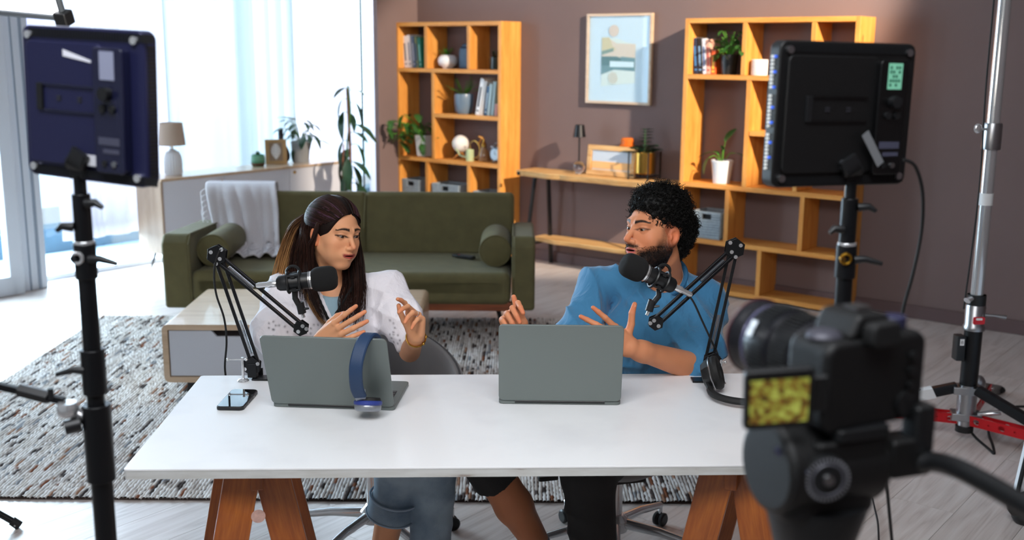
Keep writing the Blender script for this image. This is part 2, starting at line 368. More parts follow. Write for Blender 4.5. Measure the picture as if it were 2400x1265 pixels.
def cloth_mat(name,col,trl,tra):
    m,t,b=nt(name); 
    for l in list(t.links): t.links.remove(l)
    d=N(t,'ShaderNodeBsdfDiffuse'); d.inputs[0].default_value=srgb(col); tl=N(t,'ShaderNodeBsdfTranslucent'); tl.inputs[0].default_value=srgb(col); tp=N(t,'ShaderNodeBsdfTransparent')
    a=N(t,'ShaderNodeMixShader'); a.inputs[0].default_value=trl; c=N(t,'ShaderNodeMixShader'); c.inputs[0].default_value=tra
    t.links.new(d.outputs[0],a.inputs[1]); t.links.new(tl.outputs[0],a.inputs[2]); t.links.new(a.outputs[0],c.inputs[1]); t.links.new(tp.outputs[0],c.inputs[2]); t.links.new(c.outputs[0],t.nodes['Material Output'].inputs[0]); return m
sheer=cloth_mat('sheer_voile','#9a9fa3',.25,.02); drape=cloth_mat('mauve_white_drape','#aea6ac',.25,.01)
curtain('sheer_curtain','bright sheer white curtain in soft folds behind the sideboard',.72,2.06,.30,3.75,.036,.15,0,sheer,2,.07)
curtain('drape_curtain','greyish white drape in deep folds left of the sheer curtain',2.04,3.02,.30,3.75,.036,.19,.02,drape,5,.10)
curtain('drape_curtain','pinkish white drape hanging behind the broad leaved plant on the sideboard',.0,.74,.30,3.75,.032,.21,.02,drape,9,.07)
curtain('drape_curtain','narrow end of white drape in the alcove beside the brown wall',-.42,-.10,.12,3.75,.028,.16,.08,drape,3,.07)
t=thing('window_mullion','dark slim window mullion standing upright in the alcove by the drapes','pole',W(.06,-.06,0))  # dark mullion line of the window, built as a round upright
MB().cyl((0,0,0),(0,0,3.7),.012,n=10).build('rod',M_['blackm'],t,smooth=True); MB().cyl((0,0,0),(0,0,.02),.03).build('foot',M_['blackm'],t)
# ================================================================ SHELVING
BT=.034
def bookcase(a0,w,label,rows):
    t=thing('bookcase',label,'bookcase',W(a0,0.0,0),FR); dp=.262
    def brd(nm,x0,x1,z0,z1,m): return MB().box(((x0+x1)/2,-dp/2-.004,(z0+z1)/2),(x1-x0,dp,z1-z0)).build(nm,m,t,bevel=.003)
    brd('side_panel',0,BT,0,1.975,M_['pine']); brd('side_panel',w-BT,w,0,1.975,M_['pine'])
    brd('top_board',BT,w-BT,1.975-BT,1.975,M_['pinex'])
    for (x0,x1,z) in rows['shelf']: brd('shelf',x0 if x0>0 else BT,x1 if x1<w else w-BT,z-BT,z,M_['pinex'])
    for (x,z0,z1) in rows['div']: brd('divider',x,x+BT,z0,z1,M_['pine'])
    return t
lv=[.05,.405,.812,1.585]
bookcase(.84,1.20,'honey pine open bookcase left, beside the window alcove, with the long desk to its right',dict(shelf=[(0,9,z) for z in lv]+[(.45,9,1.205)],div=[(.345,1.585,1.941),(.83,1.585,1.941),(.425,.812,1.551),(.345,.405,.778),(.83,.405,.778),(.58,.05,.371)]))
bookcase(3.735,1.28,'honey pine open bookcase right, behind the man and the black light panel',dict(shelf=[(0,9,z) for z in lv]+[(.54,.90,1.205)],div=[(.45,1.585,1.941),(.95,1.585,1.941),(.50,.812,1.551),(.88,.812,1.551),(.375,.405,.778),(.94,.405,.778),(.645,.05,.371)]))
def bk(a,z,th,h,col,label,tilt=0,d=.20,group=None,dep=.16,title=None,lying=False,rz=0):
    t=thing('book',label,'book',W(a,d,z),rot=Euler((0,0,FR+rz)) ,group=group)
    R=Matrix.Rotation(tilt,4,'Y') if not lying else Matrix.Rotation(PI/2,4,'Y')
    cm=mat('book_cover',col,.5,var=.05)
    MB().box((0,dep/2,h/2),(th,dep,h)).build('cover',cm,t,rot=R.to_euler(),bevel=.003)
    MB().box((0,dep/2+.004,h/2),(th-.005,dep-.003,h+.001)).build('pages',mat('paper','#e6e0d2',.9),t,rot=R.to_euler())
    if title: MB().box((0,-.0006,h*.5),(th*.42,.001,h*.55)).box((0,-.0006,h*.12),(th*.6,.001,.012)).build('spine_print',mat('spine_print',title,.6),t,rot=R.to_euler())
    return t
gL='books on the top shelf of the left bookcase'
bk(.905,1.586,.050,.275,'#e3e3e6','fat white book, leftmost on the left bookcase top shelf',-.09,group=gL,title='#7d8794')
bk(.955,1.586,.040,.285,'#f0f0f2','white book beside the fat white one, left bookcase top shelf',-.09,group=gL,title='#8f98a8')
bk(1.003,1.586,.030,.275,'#5e7390','slate blue book on the top shelf left of the olive one',-.09,group=gL,title='#c8ceda')
bk(1.040,1.586,.030,.272,'#7e8c62','olive green edged blue book on the left bookcase top shelf',-.09,group=gL,title='#33507f')
bk(1.078,1.586,.032,.262,'#1f7f6c','teal green book against the first divider, left bookcase top shelf',-.09,group=gL,title='#8fd0c0')
gM='books beside the fern on the left bookcase'
bk(1.725,1.206,.040,.31,'#eceff2','large white magazine leaning right of the fern pot',.20,group=gM,title='#31363c')
bk(1.768,1.206,.034,.29,'#d5cfc9','grey white book leaning beside the large white magazine',.18,group=gM)
bk(1.815,1.206,.026,.245,'#2c5e86','blue book leaning in the row right of the fern',.14,group=gM,title='#d8e6ee')
bk(1.848,1.206,.032,.265,'#b9cccc','pale teal book leaning right of the blue one beside the fern',.12,group=gM)
bk(1.890,1.206,.032,.285,'#9db2b4','grey teal book leaning near the right side panel, left bookcase',.11,group=gM)
bk(1.930,1.206,.030,.10,'#c98f86','short salmon book at the right end beside the grey teal book',.06,group=gM)
gR='books on the top shelf of the right bookcase'
bk(3.800,1.586,.030,.255,'#1d2f4d','navy book with a blue print, leftmost on right bookcase top shelf',-.10,group=gR,title='#3f86c8')
bk(3.835,1.586,.030,.255,'#23262c','black book with a bright blue print on the right bookcase',-.09,group=gR,title='#79a8d6')
bk(3.868,1.586,.026,.250,'#cfd6e2','white blue book in the middle of the right bookcase top shelf',-.08,group=gR,title='#3a5e98')
bk(3.900,1.586,.030,.245,'#d9a58e','pale pink book leaning next to the orange one, right bookcase',-.07,group=gR,title='#b4403a')
bk(3.936,1.586,.034,.17,'#e0591f','short orange book before the plant pot, right bookcase',.0,group=gR,title='#f0c23c')
bk(4.44,1.619,.02,.20,'#d8d2c6','cream magazine lying on the top shelf pile behind the light panel',lying=True)
for k in range(9):
    o=MB().box((0,0,0),(.17,.12,.0165)).build('magazine',mat('magazine_edge',['#e6dfd2','#b9a58c','#d8d8d8'][k%3],.7),loc=W(4.56,.14,1.595+k*.0225),rot=(0,0,FR+.05*(k%3)),bevel=.002)
    tag(o,'cream and tan magazine in the pile behind the black light panel','magazine','pile of magazines on the right bookcase')
# baskets
def basket(a,z,w,h,label,d=.14):
    t=thing('basket',label,'basket',W(a,d,z),FR); m=mat('grey_wicker','#8f9ba3',.8,var=.15,vs_=60); b=MB(); dk=mat('handle_hole_shade','#1b1c1e',.9)
    dp=.2; n=int(h/.02)
    b.box((0,0,.006),(w,dp,.012))
    o=b.build('base',m,t,bevel=.003)
    s=MB()
    for k in range(n):
        zz=.012+(k+.5)*(h-.012)/n; g=1+.05*zz/h
        for (c,dd) in (((0,-dp/2*g),(w*g,.012)),((0,dp/2*g),(w*g,.012)),((-w/2*g,0),(.012,dp*g)),((w/2*g,0),(.012,dp*g))):
            if c[1]<0 and dd[0]>.05 and h-.055<zz<h-.025:
                for sx in(-1,1): s.box((sx*(w*g/4+.018),c[1],zz),(w*g/2-.036,dd[1],.0155))
            else: s.box((c[0],c[1],zz),(dd[0],dd[1],.0165))
    s.build('wicker_wall',m,t,bevel=.004)
    MB().box((0,-dp/2+.012,h-.04),(.075,.003,.035)).build('hole_shade_sheet',dk,t)  # dark sheet behind the opening, shade of the inside put into its colour
basket(.985,.406,.20,.20,'grey wicker basket, leftmost, low in the left bookcase')
basket(1.40,.406,.30,.19,'wide grey wicker basket in the middle low bay, left bookcase')
basket(1.83,.406,.20,.16,'small grey wicker basket in the right low bay, left bookcase')
basket(3.96,.406,.22,.20,'grey wicker basket in the right bookcase behind the man')
# ---- leaves and plants
def leafmesh(L=.1,Wd=.03,curl=.25,n=7,kind='lance',nm='leaf'):
    vs=[];fs=[]
    for i in range(n+1):
        t=i/n
        if kind=='lance': w=Wd*math.sin(PI*min(1,t*.97+.03))**.8*(1-.35*t)
        elif kind=='round': w=Wd*math.sin(PI*(t*.94+.03))**.55
        else: w=Wd*math.sin(PI*(t*.94+.03))**.5*(1.0 if i%2 else .42)
        y=L*t; z=-curl*L*t*t
        vs+= [(-w,y,z+w*.25),(0,y,z-.001),(w,y,z+w*.25)]
    for i in range(n):
        for k in (0,1): a=i*3+k; fs.append((a,a+1,a+4,a+3))
    me=bpy.data.meshes.new(nm); me.from_pydata(vs,[],fs); me.polygons.foreach_set('use_smooth',[True]*len(fs)); me.update()
    return me
def leaf(parent,me,m,p,yaw,pitch,s=1,roll=0):
    if not me.materials: me.materials.append(m)
    o=bpy.data.objects.new('leaf',me); COL.objects.link(o); o.parent=parent; o.location=p
    o.rotation_euler=(Matrix.Rotation(yaw,3,'Z')@Matrix.Rotation(pitch,3,'X')@Matrix.Rotation(roll,3,'Y')).to_euler(); o.scale=(s,s,s); return o
def pot(t,prof,m,soilr,soilz,sm=True,nm='pot'):
    MB().lathe(prof,28).build(nm,m,t,smooth=sm); MB().cyl((0,0,soilz-.01),(0,0,soilz),soilr,n=20).build('soil',M_['soil'],t)
R_=random.Random(11)
# white round pot with small succulent (left bookcase top)
t=thing('potted_succulent','small sprout in a squat glossy white pot, left bookcase top shelf','plant',W(1.335,.13,1.586),FR)
pot(t,[(0,.012),(.03,.012),(.036,0),(.045,0),(.05,.012),(.078,.03),(.088,.06),(.082,.09),(.062,.112),(.045,.115),(.04,.105)],M_['ceramic'],.042,.108)
lm=leafmesh(.085,.010,.2,5)
for k in range(14): leaf(t,lm,M_['leafl'],(R_.uniform(-.02,.02),R_.uniform(-.02,.02),.108),R_.uniform(0,6.28),R_.uniform(.35,1.3),R_.uniform(.7,1.2))
# blue lidded jar
t=thing('ceramic_jar','dark blue patterned jar on the left bookcase top shelf behind the divider','jar',W(1.56,.11,1.586),FR)
MB().lathe([(0,0),(.085,0),(.088,.01),(.088,.15),(.08,.175),(.055,.19),(0,.19)],6).build('body',mat('dark_blue_glaze','#27415a',.3,var=.5,vs_=90),t,bevel=.006)
MB().lathe([(0,.188),(.06,.188),(.062,.2),(.03,.212),(0,.212)],6).build('lid',mat('blue_lid','#34546e',.3),t,bevel=.004)
# small cactus in ribbed black glass
t=thing('potted_cactus','little green plant in ribbed dark glass pot, left bookcase top right bay','plant',W(1.885,.15,1.586),FR)
pr=[(0,0),(.042,0),(.045,.1),(.038,.1),(.036,.08)]
pot(t,pr,mat('ribbed_dark_glass','#121716',.15,coat=.5),.036,.085)
rb=MB()
for k in range(14): a=2*PI*k/14; rb.cyl((.0445*math.cos(a),.0445*math.sin(a),.004),(.046*math.cos(a),.046*math.sin(a),.098),.003,n=6)
rb.build('rib',mat('rib_glass','#3c4f49',.1,coat=.5),t,smooth=True)
lm=leafmesh(.05,.008,.1,4)
for k in range(22): leaf(t,lm,M_['leafd'],(R_.uniform(-.02,.02),R_.uniform(-.02,.02),.085+R_.uniform(0,.05)),R_.uniform(0,6.28),R_.uniform(.6,1.4),R_.uniform(.7,1.1))
# fern in blue grey pot
t=thing('potted_fern','bright feathery fern in blue grey pot, middle of left bookcase','plant',W(1.535,.15,1.206),FR)
pot(t,[(0,0),(.055,0),(.068,.02),(.08,.08),(.082,.15),(.078,.17),(.07,.17),(.068,.15)],mat('blue_grey_glaze','#65788a',.3,var=.08),.07,.155)
lm=leafmesh(.028,.005,.2,3)
ml=[]
for f in range(13):
    yaw=R_.uniform(0,6.28); el=R_.uniform(.5,1.25); L=R_.uniform(.13,.19); st=MB(); pts=[]
    for i in range(7):
        q=i/6; r=L*q*math.cos(el); z=.155+L*(q*math.sin(el)-.35*q*q*(1-el/1.6)); pts.append(V((r*math.cos(yaw),min(.08,r*math.sin(yaw)),min(z,.325))))
    st.tube(pts,.0012,4).build('frond_stem',M_['leafl'],t)
    for i in range(1,7):
        for s in(-1,1):
            for q in (0,.5):
                p=pts[i]*(1-q)+pts[i-1]*q; p.y=min(p.y,.06); leaf(t,lm,M_['leafl'],p,yaw-PI/2+s*1.05,.35,R_.uniform(.8,1.3))
# monstera in square white pot
def petiole_plant(name,label,cat,loc,potf,leaves,lm,lmat,stemm,z0,group=None,rz=FR):
    t=thing(name,label,cat,loc,rz,group); potf(t)
    for (x,y,z,yaw,pit,s) in leaves:
        p=V((x,y,z)); b=V((x*.12,y*.12,z0)); md=(p+b)/2+V((0,0,.03))
        MB().tube(catmull([b,md,p],3),.0028,5).build('stem',stemm,t,smooth=True); leaf(t,lm,lmat,p,yaw,pit,s)
    return t
def sqpot(t):
    b=MB(); w0,w1,h=.048,.062,.19
    vs=[(sx*w0,sy*w0,0) for sx,sy in((-1,-1),(1,-1),(1,1),(-1,1))]+[(sx*w1,sy*w1,h) for sx,sy in((-1,-1),(1,-1),(1,1),(-1,1))]
    b.add(vs,[(3,2,1,0),(4,5,6,7),(0,1,5,4),(1,2,6,5),(2,3,7,6),(3,0,4,7)]).build('pot',M_['ceramic'],t,bevel=.008)
    MB().box((0,0,h+.001),(.105,.105,.006)).build('soil',M_['soil'],t)
lmm=leafmesh(.11,.045,.35,11,'mon'); lv_=[]
for k in range(26):
    q=R_.random(); x=-.17+.24*q+R_.uniform(-.02,.05) ; lv_.append((x,-R_.uniform(.12,.36)*(1-.5*q),.22+R_.uniform(-.14,.12)+.06*math.sin(q*3),R_.uniform(0,6.28),R_.uniform(-.9,.3),R_.uniform(.7,1.25)))
lv_+= [(-.0,-.05,.33,1,.5,.8),(.09,-.06,.30,5,-.3,1.1),(.11,-.05,.24,4.6,-.2,1.1),(.04,-.05,.27,5,-.2,1)]
petiole_plant('potted_monstera','leafy trailing plant in tall square white pot, left bookcase','plant',W(1.085,.17,.813),sqpot,lv_,lmm,M_['leaf'],M_['leafl'],.19)
# moon lamp on wooden feet
t=thing('moon_lamp','white moon globe on a small wooden stand, left bookcase','ornament',W(1.50,.15,.813),FR)
MB().sph((0,0,.135),.075,28,18).build('globe',mat('moon_surface','#e8e2dc',.7,var=.06,vs_=14,bmp=.6,bs=30),t,smooth=True)
MB().tube([(-.07,-.02,0),(-.02,0,.05),(.0,0,.062)],.008).tube([(.06,-.03,0),(.02,0,.05),(0,0,.062)],.008).tube([(0,.06,0),(0,.02,.05),(0,0,.062)],.008).build('stand',M_['pinex'],t,smooth=True)
# watering can
t=thing('watering_can','small mint green watering can with long bent spout, left bookcase','watering can',W(1.655,.21,.813),FR)
cm=mat('pale_mint_metal','#b9c79a',.35,metal=.1)
MB().lathe([(0,0),(.034,0),(.036,.004),(.034,.098),(.03,.10),(.028,.09)],20).build('body',cm,t,smooth=True)
MB().tube([(-.03,0,.03),(-.09,0,.034),(-.115,0,.045),(-.20,0,.145)],.0065).build('spout',cm,t,smooth=True)
MB().tube(catmull([(.02,0,.09),(.0,0,.14),(.05,0,.175),(.10,0,.14),(.105,0,.06),(.034,0,.02)],6),.0035,6).build('handle',M_['gold'],t,smooth=True)
# glass sprayer bottle
t=thing('spray_bottle','clear amber glass plant mister with brass nozzle, left bookcase','bottle',W(1.745,.13,.813),FR)
MB().lathe([(0,0),(.05,0),(.053,.01),(.05,.07),(.03,.10),(.02,.12),(.02,.13)],22).build('bottle',mat('amber_glass','#c9996a',.08,trans=.5,coat=.6),t,smooth=True)
MB().lathe([(0,.12),(.022,.12),(.022,.15),(.012,.158),(.01,.18),(0,.18)],16).build('cap',M_['gold'],t,smooth=True)
MB().tube([(0,0,.18),(-.02,0,.20),(-.055,0,.205)],.010).tube([(-.02,0,.2),(-.05,0,.155),(-.06,0,.13)],.007).build('nozzle',mat('orange_brass','#d58a3a',.3,metal=.6),t,smooth=True)
# alarm clock
t=thing('alarm_clock','light blue twin bell alarm clock by the right panel, left bookcase','clock',W(1.915,.17,.813),FR)
M=basis((1,0,0),(0,0,1),(0,-1,0),(0,0,.072))
MB().lathe([(0,-.025),(.052,-.025),(.056,-.018),(.056,.018),(.052,.022)],28,M).build('case',mat('light_blue_enamel','#8fc3e0',.3),t,smooth=True)
MB().lathe([(0,.021),(.048,.021),(.048,.0235),(0,.0235)],28,M).build('dial',mat('blue_white_dial','#cfe6f4',.4),t)
MB().box((0,-.0245,.085),(.003,.001,.028)).box((.01,-.0245,.072),(.022,.001,.003)).build('hand',M_['black'],t)
for s in(-1,1):
    MB().lathe([(0,0),(.024,0),(.022,.012),(.01,.02),(0,.021)],16,basis((1,0,0),(0,1,0),(s*.45,0,.9),(s*.03,0,.128))).build('bell',M_['steel'],t,smooth=True)
    MB().cyl((s*.02,0,.03),(s*.034,0,0),.005).build('leg',M_['steel'],t,smooth=True)
MB().torus((0,0,.145),.022,.0028,16,6,rot=Matrix.Rotation(PI/2,3,'X'),arc=PI).build('handle',M_['steel'],t,smooth=True)
# right bookcase plants, cup
def taper(w0,w1,h): return [(0,0),(w0,0),(w1,h),(w1-.006,h),(w1-.01,h-.02)]
def blackpot(t): pot(t,taper(.052,.065,.14),M_['black'],.055,.125)
lv2=[(R_.uniform(-.12,.13),-R_.uniform(-.02,.12),.15+R_.uniform(-.02,.16),R_.uniform(0,6.28),R_.uniform(-.6,.5),R_.uniform(.7,1.2)) for k in range(34)]
petiole_plant('potted_plant','bushy green plant in black pot by the books, right bookcase top shelf','plant',W(4.04,.16,1.586),blackpot,lv2,leafmesh(.075,.02,.3,6,'round'),M_['leaf'],M_['leafl'],.13)
def whitepot(t): pot(t,taper(.06,.08,.165),M_['ceramic'],.07,.15); MB().torus((0,0,.155),.079,.003,28,6).build('rim',M_['ceramic'],t,smooth=True)
petiole_plant('potted_plant','sparse young plant in tapered white pot, middle bay of right bookcase','plant',W(4.02,.16,.813),whitepot,[(.03,-.02,.30,-.3,1.0,1.3),(.0,.0,.22,.2,.5,.7),(-.06,-.03,.22,1.9,-.1,1.1),(-.08,-.05,.18,2.4,-1.0,1.2),(.02,-.03,.24,3.3,.9,.6),(.10,0,.22,-1.4,-.1,.8),(-.03,0,.2,1,.6,.7)],leafmesh(.10,.024,.3,7,'round'),M_['leaf'],M_['leafl'],.15)
t=thing('ceramic_cup','speckled white cylinder cup on the right bookcase top shelf','cup',W(4.29,.19,1.586),FR)
MB().lathe([(0,0),(.056,0),(.058,.008),(.058,.105),(.054,.108),(.05,.10),(.05,.01),(0,.01)],24).build('cup_body',mat('speckled_ceramic','#d9d2cd',.6,var=.12,vs_=90),t,smooth=True)
# ================================================================ WALL PICTURE
t=thing('wall_picture','light oak framed abstract landscape print hanging on the brown wall','picture',W(3.02,.0,1.682),FR)
pw,ph=.60,.69
for (c,d_,ax) in (((0,ph/2-.01),(pw,.02),0),((0,-ph/2+.01),(pw,.02),0),((-pw/2+.01,0),(.02,ph),1),((pw/2-.01,0),(.02,ph),1)):
    MB().box((c[0],-.022,c[1]),(d_[0]-(0 if ax==0 else 0),.03,d_[1]-(.04 if ax==1 else 0))).build('frame_rail',M_['oak'],t,bevel=.002)
MB().box((0,-.015,0),(pw-.03,.012,ph-.03)).build('mat_board',mat('print_paper','#e2e6ea',.6),t)
def flat(nm,poly,c,k): 
    MB().prism(poly,.0008,Matrix.Translation((0,-.0225-.0006*k,0))).build(nm,mat('print_ink',c,.6),t)
x0,x1=-.16,.15
flat('print_shape',[(x0,-.21),(x1,-.18),(x1,.11),(.06,.13),(-.03,.16),(x0,.165)],'#ece8da',1)
flat('print_shape',[(x0,.15),(-.08,.15),(-.02,.12),(x1,.115),(x1,-.0),(x0,.02)],'#efcdb0',2)
flat('print_shape',[(x0,.165),(-.09,.165),(-.06,.10),(-.02,.07),(x0,.06)],'#e3c48a',3)
flat('print_shape',[(x0,.06),(-.05,.085),(-.05,.06),(x0,.03)],'#7f8d70',4)
flat('print_shape',[(x0,.02),(-.02,.02),(.02,.01),(.02,-.03),(-.05,-.05),(x0,-.05)],'#2f5d52',5)
flat('print_shape',[(.02,.02),(x1,.01),(x1,-.09),(-.04,-.08),(x0,-.12),(x0,-.05),(.02,-.05)],'#5d7f7c',4)
flat('print_shape',[(-.08,-.015),(x1-.01,-.02),(x1-.01,-.06),(-.08,-.06)],'#e9eeee',6)
for (cx,cz,c) in ((-.05,.215,'#efc9ae'),(-.05,-.145,'#e0cdb4')):
    flat('print_sun',[(cx+.045*math.cos(a),cz+.045*math.sin(a)) for a in [2*PI*k/24 for k in range(24)]],c,7)
MB().box((0,-.031,0),(pw-.04,.002,ph-.04)).build('glazing',glm,t)
# ================================================================ CONSOLE DESK
t=thing('console_desk','rustic live edge wood console desk with black splayed legs between the bookcases','desk',W(2.24,0,0),FR)
raw=wood('raw_live_edge','#a8743c','#d0a063','#e2bd84','x',.8,.55,knots='#7a4a22')
def plankshape(L,D,z,th,seed,nm,x0=0):
    r=random.Random(seed); n=22; b=MB(); vs=[]
    for i in range(n+1):
        x=x0+L*i/n; e=r.uniform(-.01,.012)+(.03*(1-i/3) if i<3 else 0)*0; pin=(.05*(1-i/4) if i<4 else 0)
        vs+=[(x,-.02-pin*.3,z),(x,-D+e+pin,z),(x,-D+e+pin+.008,z-th),(x,-.02-pin*.3,z-th)]
    fs=[(0,1,2,3),(4*n+3,4*n+2,4*n+1,4*n)]
    for i in range(n):
        a=4*i; fs+=[(a,a+4,a+5,a+1),(a+1,a+5,a+6,a+2),(a+2,a+6,a+7,a+3),(a+3,a+7,a+4,a)]
    return b.add(vs,fs).build(nm,raw,t,bevel=.004)
plankshape(1.46,.33,.785,.045,3,'desk_top',-.02); plankshape(1.34,.24,.235,.035,4,'lower_shelf',.10)
blu=M_['blackm']
for x in (.17,1.30):
    MB().tube([(x,-.10,.742),(x+.0,-.045,0)],.018,6).build('leg',blu,t,bevel=0); MB().tube([(x-.02,-.25,.742),(x-.06,-.34,0)],.016,6).build('leg',blu,t)
    MB().box((x-.01,-.17,.735),(.03,.2,.012)).build('cross_bar',blu,t)
    MB().box((x-.03,-.19,.19),(.03,.26,.014)).build('cross_bar',blu,t)
MB().sph((.045,-.335,.765),.016,12,8).build('bolt_knob',blu,t,smooth=True)
DZ=.7865
# desk lamp
t=thing('table_lamp','small black lamp with tapered shade on a glass ball base, console desk','lamp',W(2.765,.17,DZ),FR)
MB().sph((0,0,.052),.048,24,16).build('ball_base',M_['glass'],t,smooth=True); MB().cyl((0,0,0),(0,0,.006),.03).build('foot',M_['steel'],t)
MB().cyl((0,0,.10),(0,0,.31),.006).build('stem',M_['blackm'],t,smooth=True)
MB().lathe([(.052,.29),(.036,.385),(.034,.385),(.050,.29)],28).cyl((0,0,.372),(0,0,.378),.034).build('lamp_shade',M_['blackm'],t,smooth=True)
# picture frame leaning
t=thing('picture_frame','wide wooden frame with a beach photo leaning on the console desk','picture frame',W(3.06,.16,DZ),rot=(-.10,0,FR))
fw,fh=.45,.235
for (c,d_) in (((0,fh-.02),(fw,.04)),((0,.02),(fw,.04)),((-fw/2+.02,fh/2),(.04,fh-.08)),((fw/2-.02,fh/2),(.04,fh-.08))): MB().box((c[0],0,c[1]),(d_[0],.028,d_[1])).build('frame_rail',raw,t,bevel=.005)
MB().box((0,.004,fh/2),(fw-.06,.008,fh-.06)).build('backing',M_['oak'],t)
MB().box((0,-.002,fh/2+.035),(fw-.085,.003,.085)).build('photo_sky',mat('photo_sky','#b9c3cf',.4),t); MB().box((0,-.002,fh/2-.035),(fw-.085,.003,.055)).build('photo_sand',mat('photo_sand','#dfa860',.4),t)
# orange bowl-hat shaped ornament
t=thing('ornament_bowl','orange brimmed ornament standing behind the beach photo frame','ornament',W(3.16,.085,DZ),FR)
MB().lathe([(0,0),(.03,0),(.03,.22),(.06,.235),(.064,.243),(.05,.25),(.052,.285),(.04,.30),(0,.302)],24).build('body',mat('orange_glaze','#c9651f',.35),t,smooth=True)
# gold planter on black wire stand
t=thing('planter','green plant in a gold planter on black wire stand, console desk','plant',W(3.36,.15,DZ),FR)
MB().lathe([(0,.045),(.075,.045),(.08,.05),(.08,.205),(.074,.205),(.072,.19)],28).build('pot',M_['gold'],t,smooth=True)
MB().cyl((0,0,.18),(0,0,.188),.072).build('soil',M_['soil'],t)
for sx,sy in((-1,-1),(1,-1),(1,1),(-1,1)): MB().box((sx*.075+sx*.012,sy*.075+sy*.012,.105),(.008,.008,.21)).build('stand_leg',M_['blackm'],t)
MB().box((0,-.087,.03),(.18,.006,.006)).box((0,.087,.03),(.18,.006,.006)).box((-.087,0,.03),(.006,.18,.006)).box((.087,0,.03),(.006,.18,.006)).box((0,0,.038),(.18,.006,.006)).build('stand_ring',M_['blackm'],t)
lm=leafmesh(.065,.019,.25,5,'round')
for (yaw,el,L) in ((2.4,.5,.20),(1.9,1.2,.25),(5.5,.9,.16),(3.2,.35,.17),(.6,.7,.14),(4.4,.7,.15)):
    pts=[V((L*q*math.cos(el)*math.cos(yaw),L*q*math.cos(el)*math.sin(yaw)*.5,.185+L*q*math.sin(el)-.05*q*q)) for q in [i/7 for i in range(8)]]
    MB().tube(pts,.003,5).build('stem',M_['leaf'],t,smooth=True)
    for i in range(2,8):
        for s in(-1,1): leaf(t,lm,M_['leafd'],pts[i],yaw-PI/2+s*.9,.3,R_.uniform(.8,1.1))
# ================================================================ SIDEBOARD and what stands on it
t=thing('sideboard','long low sideboard with white doors and oak ends below the curtains','cabinet',W(0,0,0),FR)
def lb(nm,a0,a1,d0,d1,z0,z1,m,bv=.003): return MB().box(((a0+a1)/2,-(d0+d1)/2,(z0+z1)/2),(a1-a0,d1-d0,z1-z0)).build(nm,m,t,bevel=bv)
lb('top_board',.09,.44,.50,2.43,.735,.757,M_['oak']); lb('bottom_board',.09,.42,.52,2.41,.16,.18,M_['oak'])
lb('end_panel',.09,.43,.50,.52,.16,.735,M_['oakz']); lb('end_panel',.09,.43,2.41,2.43,.16,.735,M_['oakz']); lb('back_panel',.09,.10,.52,2.41,.18,.735,M_['oak'])
wdm=mat('white_door_lacquer','#d4d6dd',.4)
for (d0,d1,kd,kz) in ((1.832,2.405,1.865,.69),(1.16,1.826,1.50,.64),(.525,1.154,1.11,.70)):
    dd=lb('door',.402,.422,d0,d1,.185,.732,wdm,.002)
    MB().sph((.437,-kd,kz),.013,12,8).cyl((.42,-kd,kz),(.432,-kd,kz),.006).build('knob',M_['gold'],dd,smooth=True)
for (a,d) in ((.13,.62),(.38,.62),(.13,2.30),(.38,2.30)):
    sa=-1 if a<.2 else 1; sd=-1 if d<1 else 1
    MB().tube([(a,-d,.162),(a+sa*.02,-(d+sd*.05),0)],[.013,.007],8).build('leg',M_['blackm'],t,smooth=True)
SZ=.758
t=thing('table_lamp','table lamp with beige drum shade and ribbed white base on the sideboard','lamp',W(.27,2.20,SZ),FR)
prof=[(0,0),(.062,0),(.066,.01),(.066,.10),(.060,.15),(.042,.185),(.02,.20),(.012,.205),(0,.205)]
MB().lathe(prof,36).build('base',M_['ceramic'],t,smooth=True)
b=MB()
for k in range(20): q=2*PI*k/20; b.tube([(.066*math.cos(q),.066*math.sin(q),.012),(.067*math.cos(q),.067*math.sin(q),.10),(.061*math.cos(q),.061*math.sin(q),.15),(.045*math.cos(q),.045*math.sin(q),.183)],.0045,6)
b.build('rib',M_['ceramic'],t,smooth=True); MB().cyl((0,0,.2),(0,0,.25),.006).build('stem',M_['gold'],t,smooth=True)
MB().lathe([(.105,.235),(.088,.41),(.086,.41),(.103,.235)],32).cyl((0,0,.40),(0,0,.403),.087,n=32).build('lamp_shade',mat('beige_linen','#b19c8a',.9,bmp=.3,bs=500),t,smooth=True)
t=thing('potted_succulent','small succulent in round green striped pot on the sideboard','plant',W(.25,1.35,SZ),FR)
gp=mat('green_glaze','#4b8a6a',.3,var=.15)
MB().lathe([(0,0),(.05,0),(.056,.02),(.06,.05),(.056,.09),(.05,.10),(.045,.09)],26).build('pot',gp,t,smooth=True); MB().lathe([(.0515,.004),(.0585,.02),(.0605,.03)],26).build('band',mat('brown_band','#5d3d28',.5),t,smooth=True)
for z in (.055,.07,.085): MB().torus((0,0,z),.0585 if z<.08 else .0555,.0022,26,5).build('stripe',mat('pale_stripe','#9ccfb0',.4),t,smooth=True)
MB().cyl((0,0,.085),(0,0,.092),.045).build('soil',M_['soil'],t)
lm=leafmesh(.05,.012,-.3,4)
for k in range(24): leaf(t,lm,M_['leaf'],(0,0,.093),k*2.4,.25+k*.05,.75)
t=thing('picture_frame','tan framed white leaf picture standing on the sideboard','picture frame',W(.24,1.145,SZ),rot=Euler((-.10,0,FR+PI/2-.55)))
tan=mat('tan_wood_frame','#a8875a',.6,var=.1)
fw,fh=.185,.215
for (c,d_) in (((0,fh-.015),(fw,.03)),((0,.015),(fw,.03)),((-fw/2+.018,fh/2),(.036,fh-.06)),((fw/2-.018,fh/2),(.036,fh-.06))): MB().box((c[0],0,c[1]),(d_[0],.016,d_[1])).build('frame_rail',tan,t,bevel=.002)
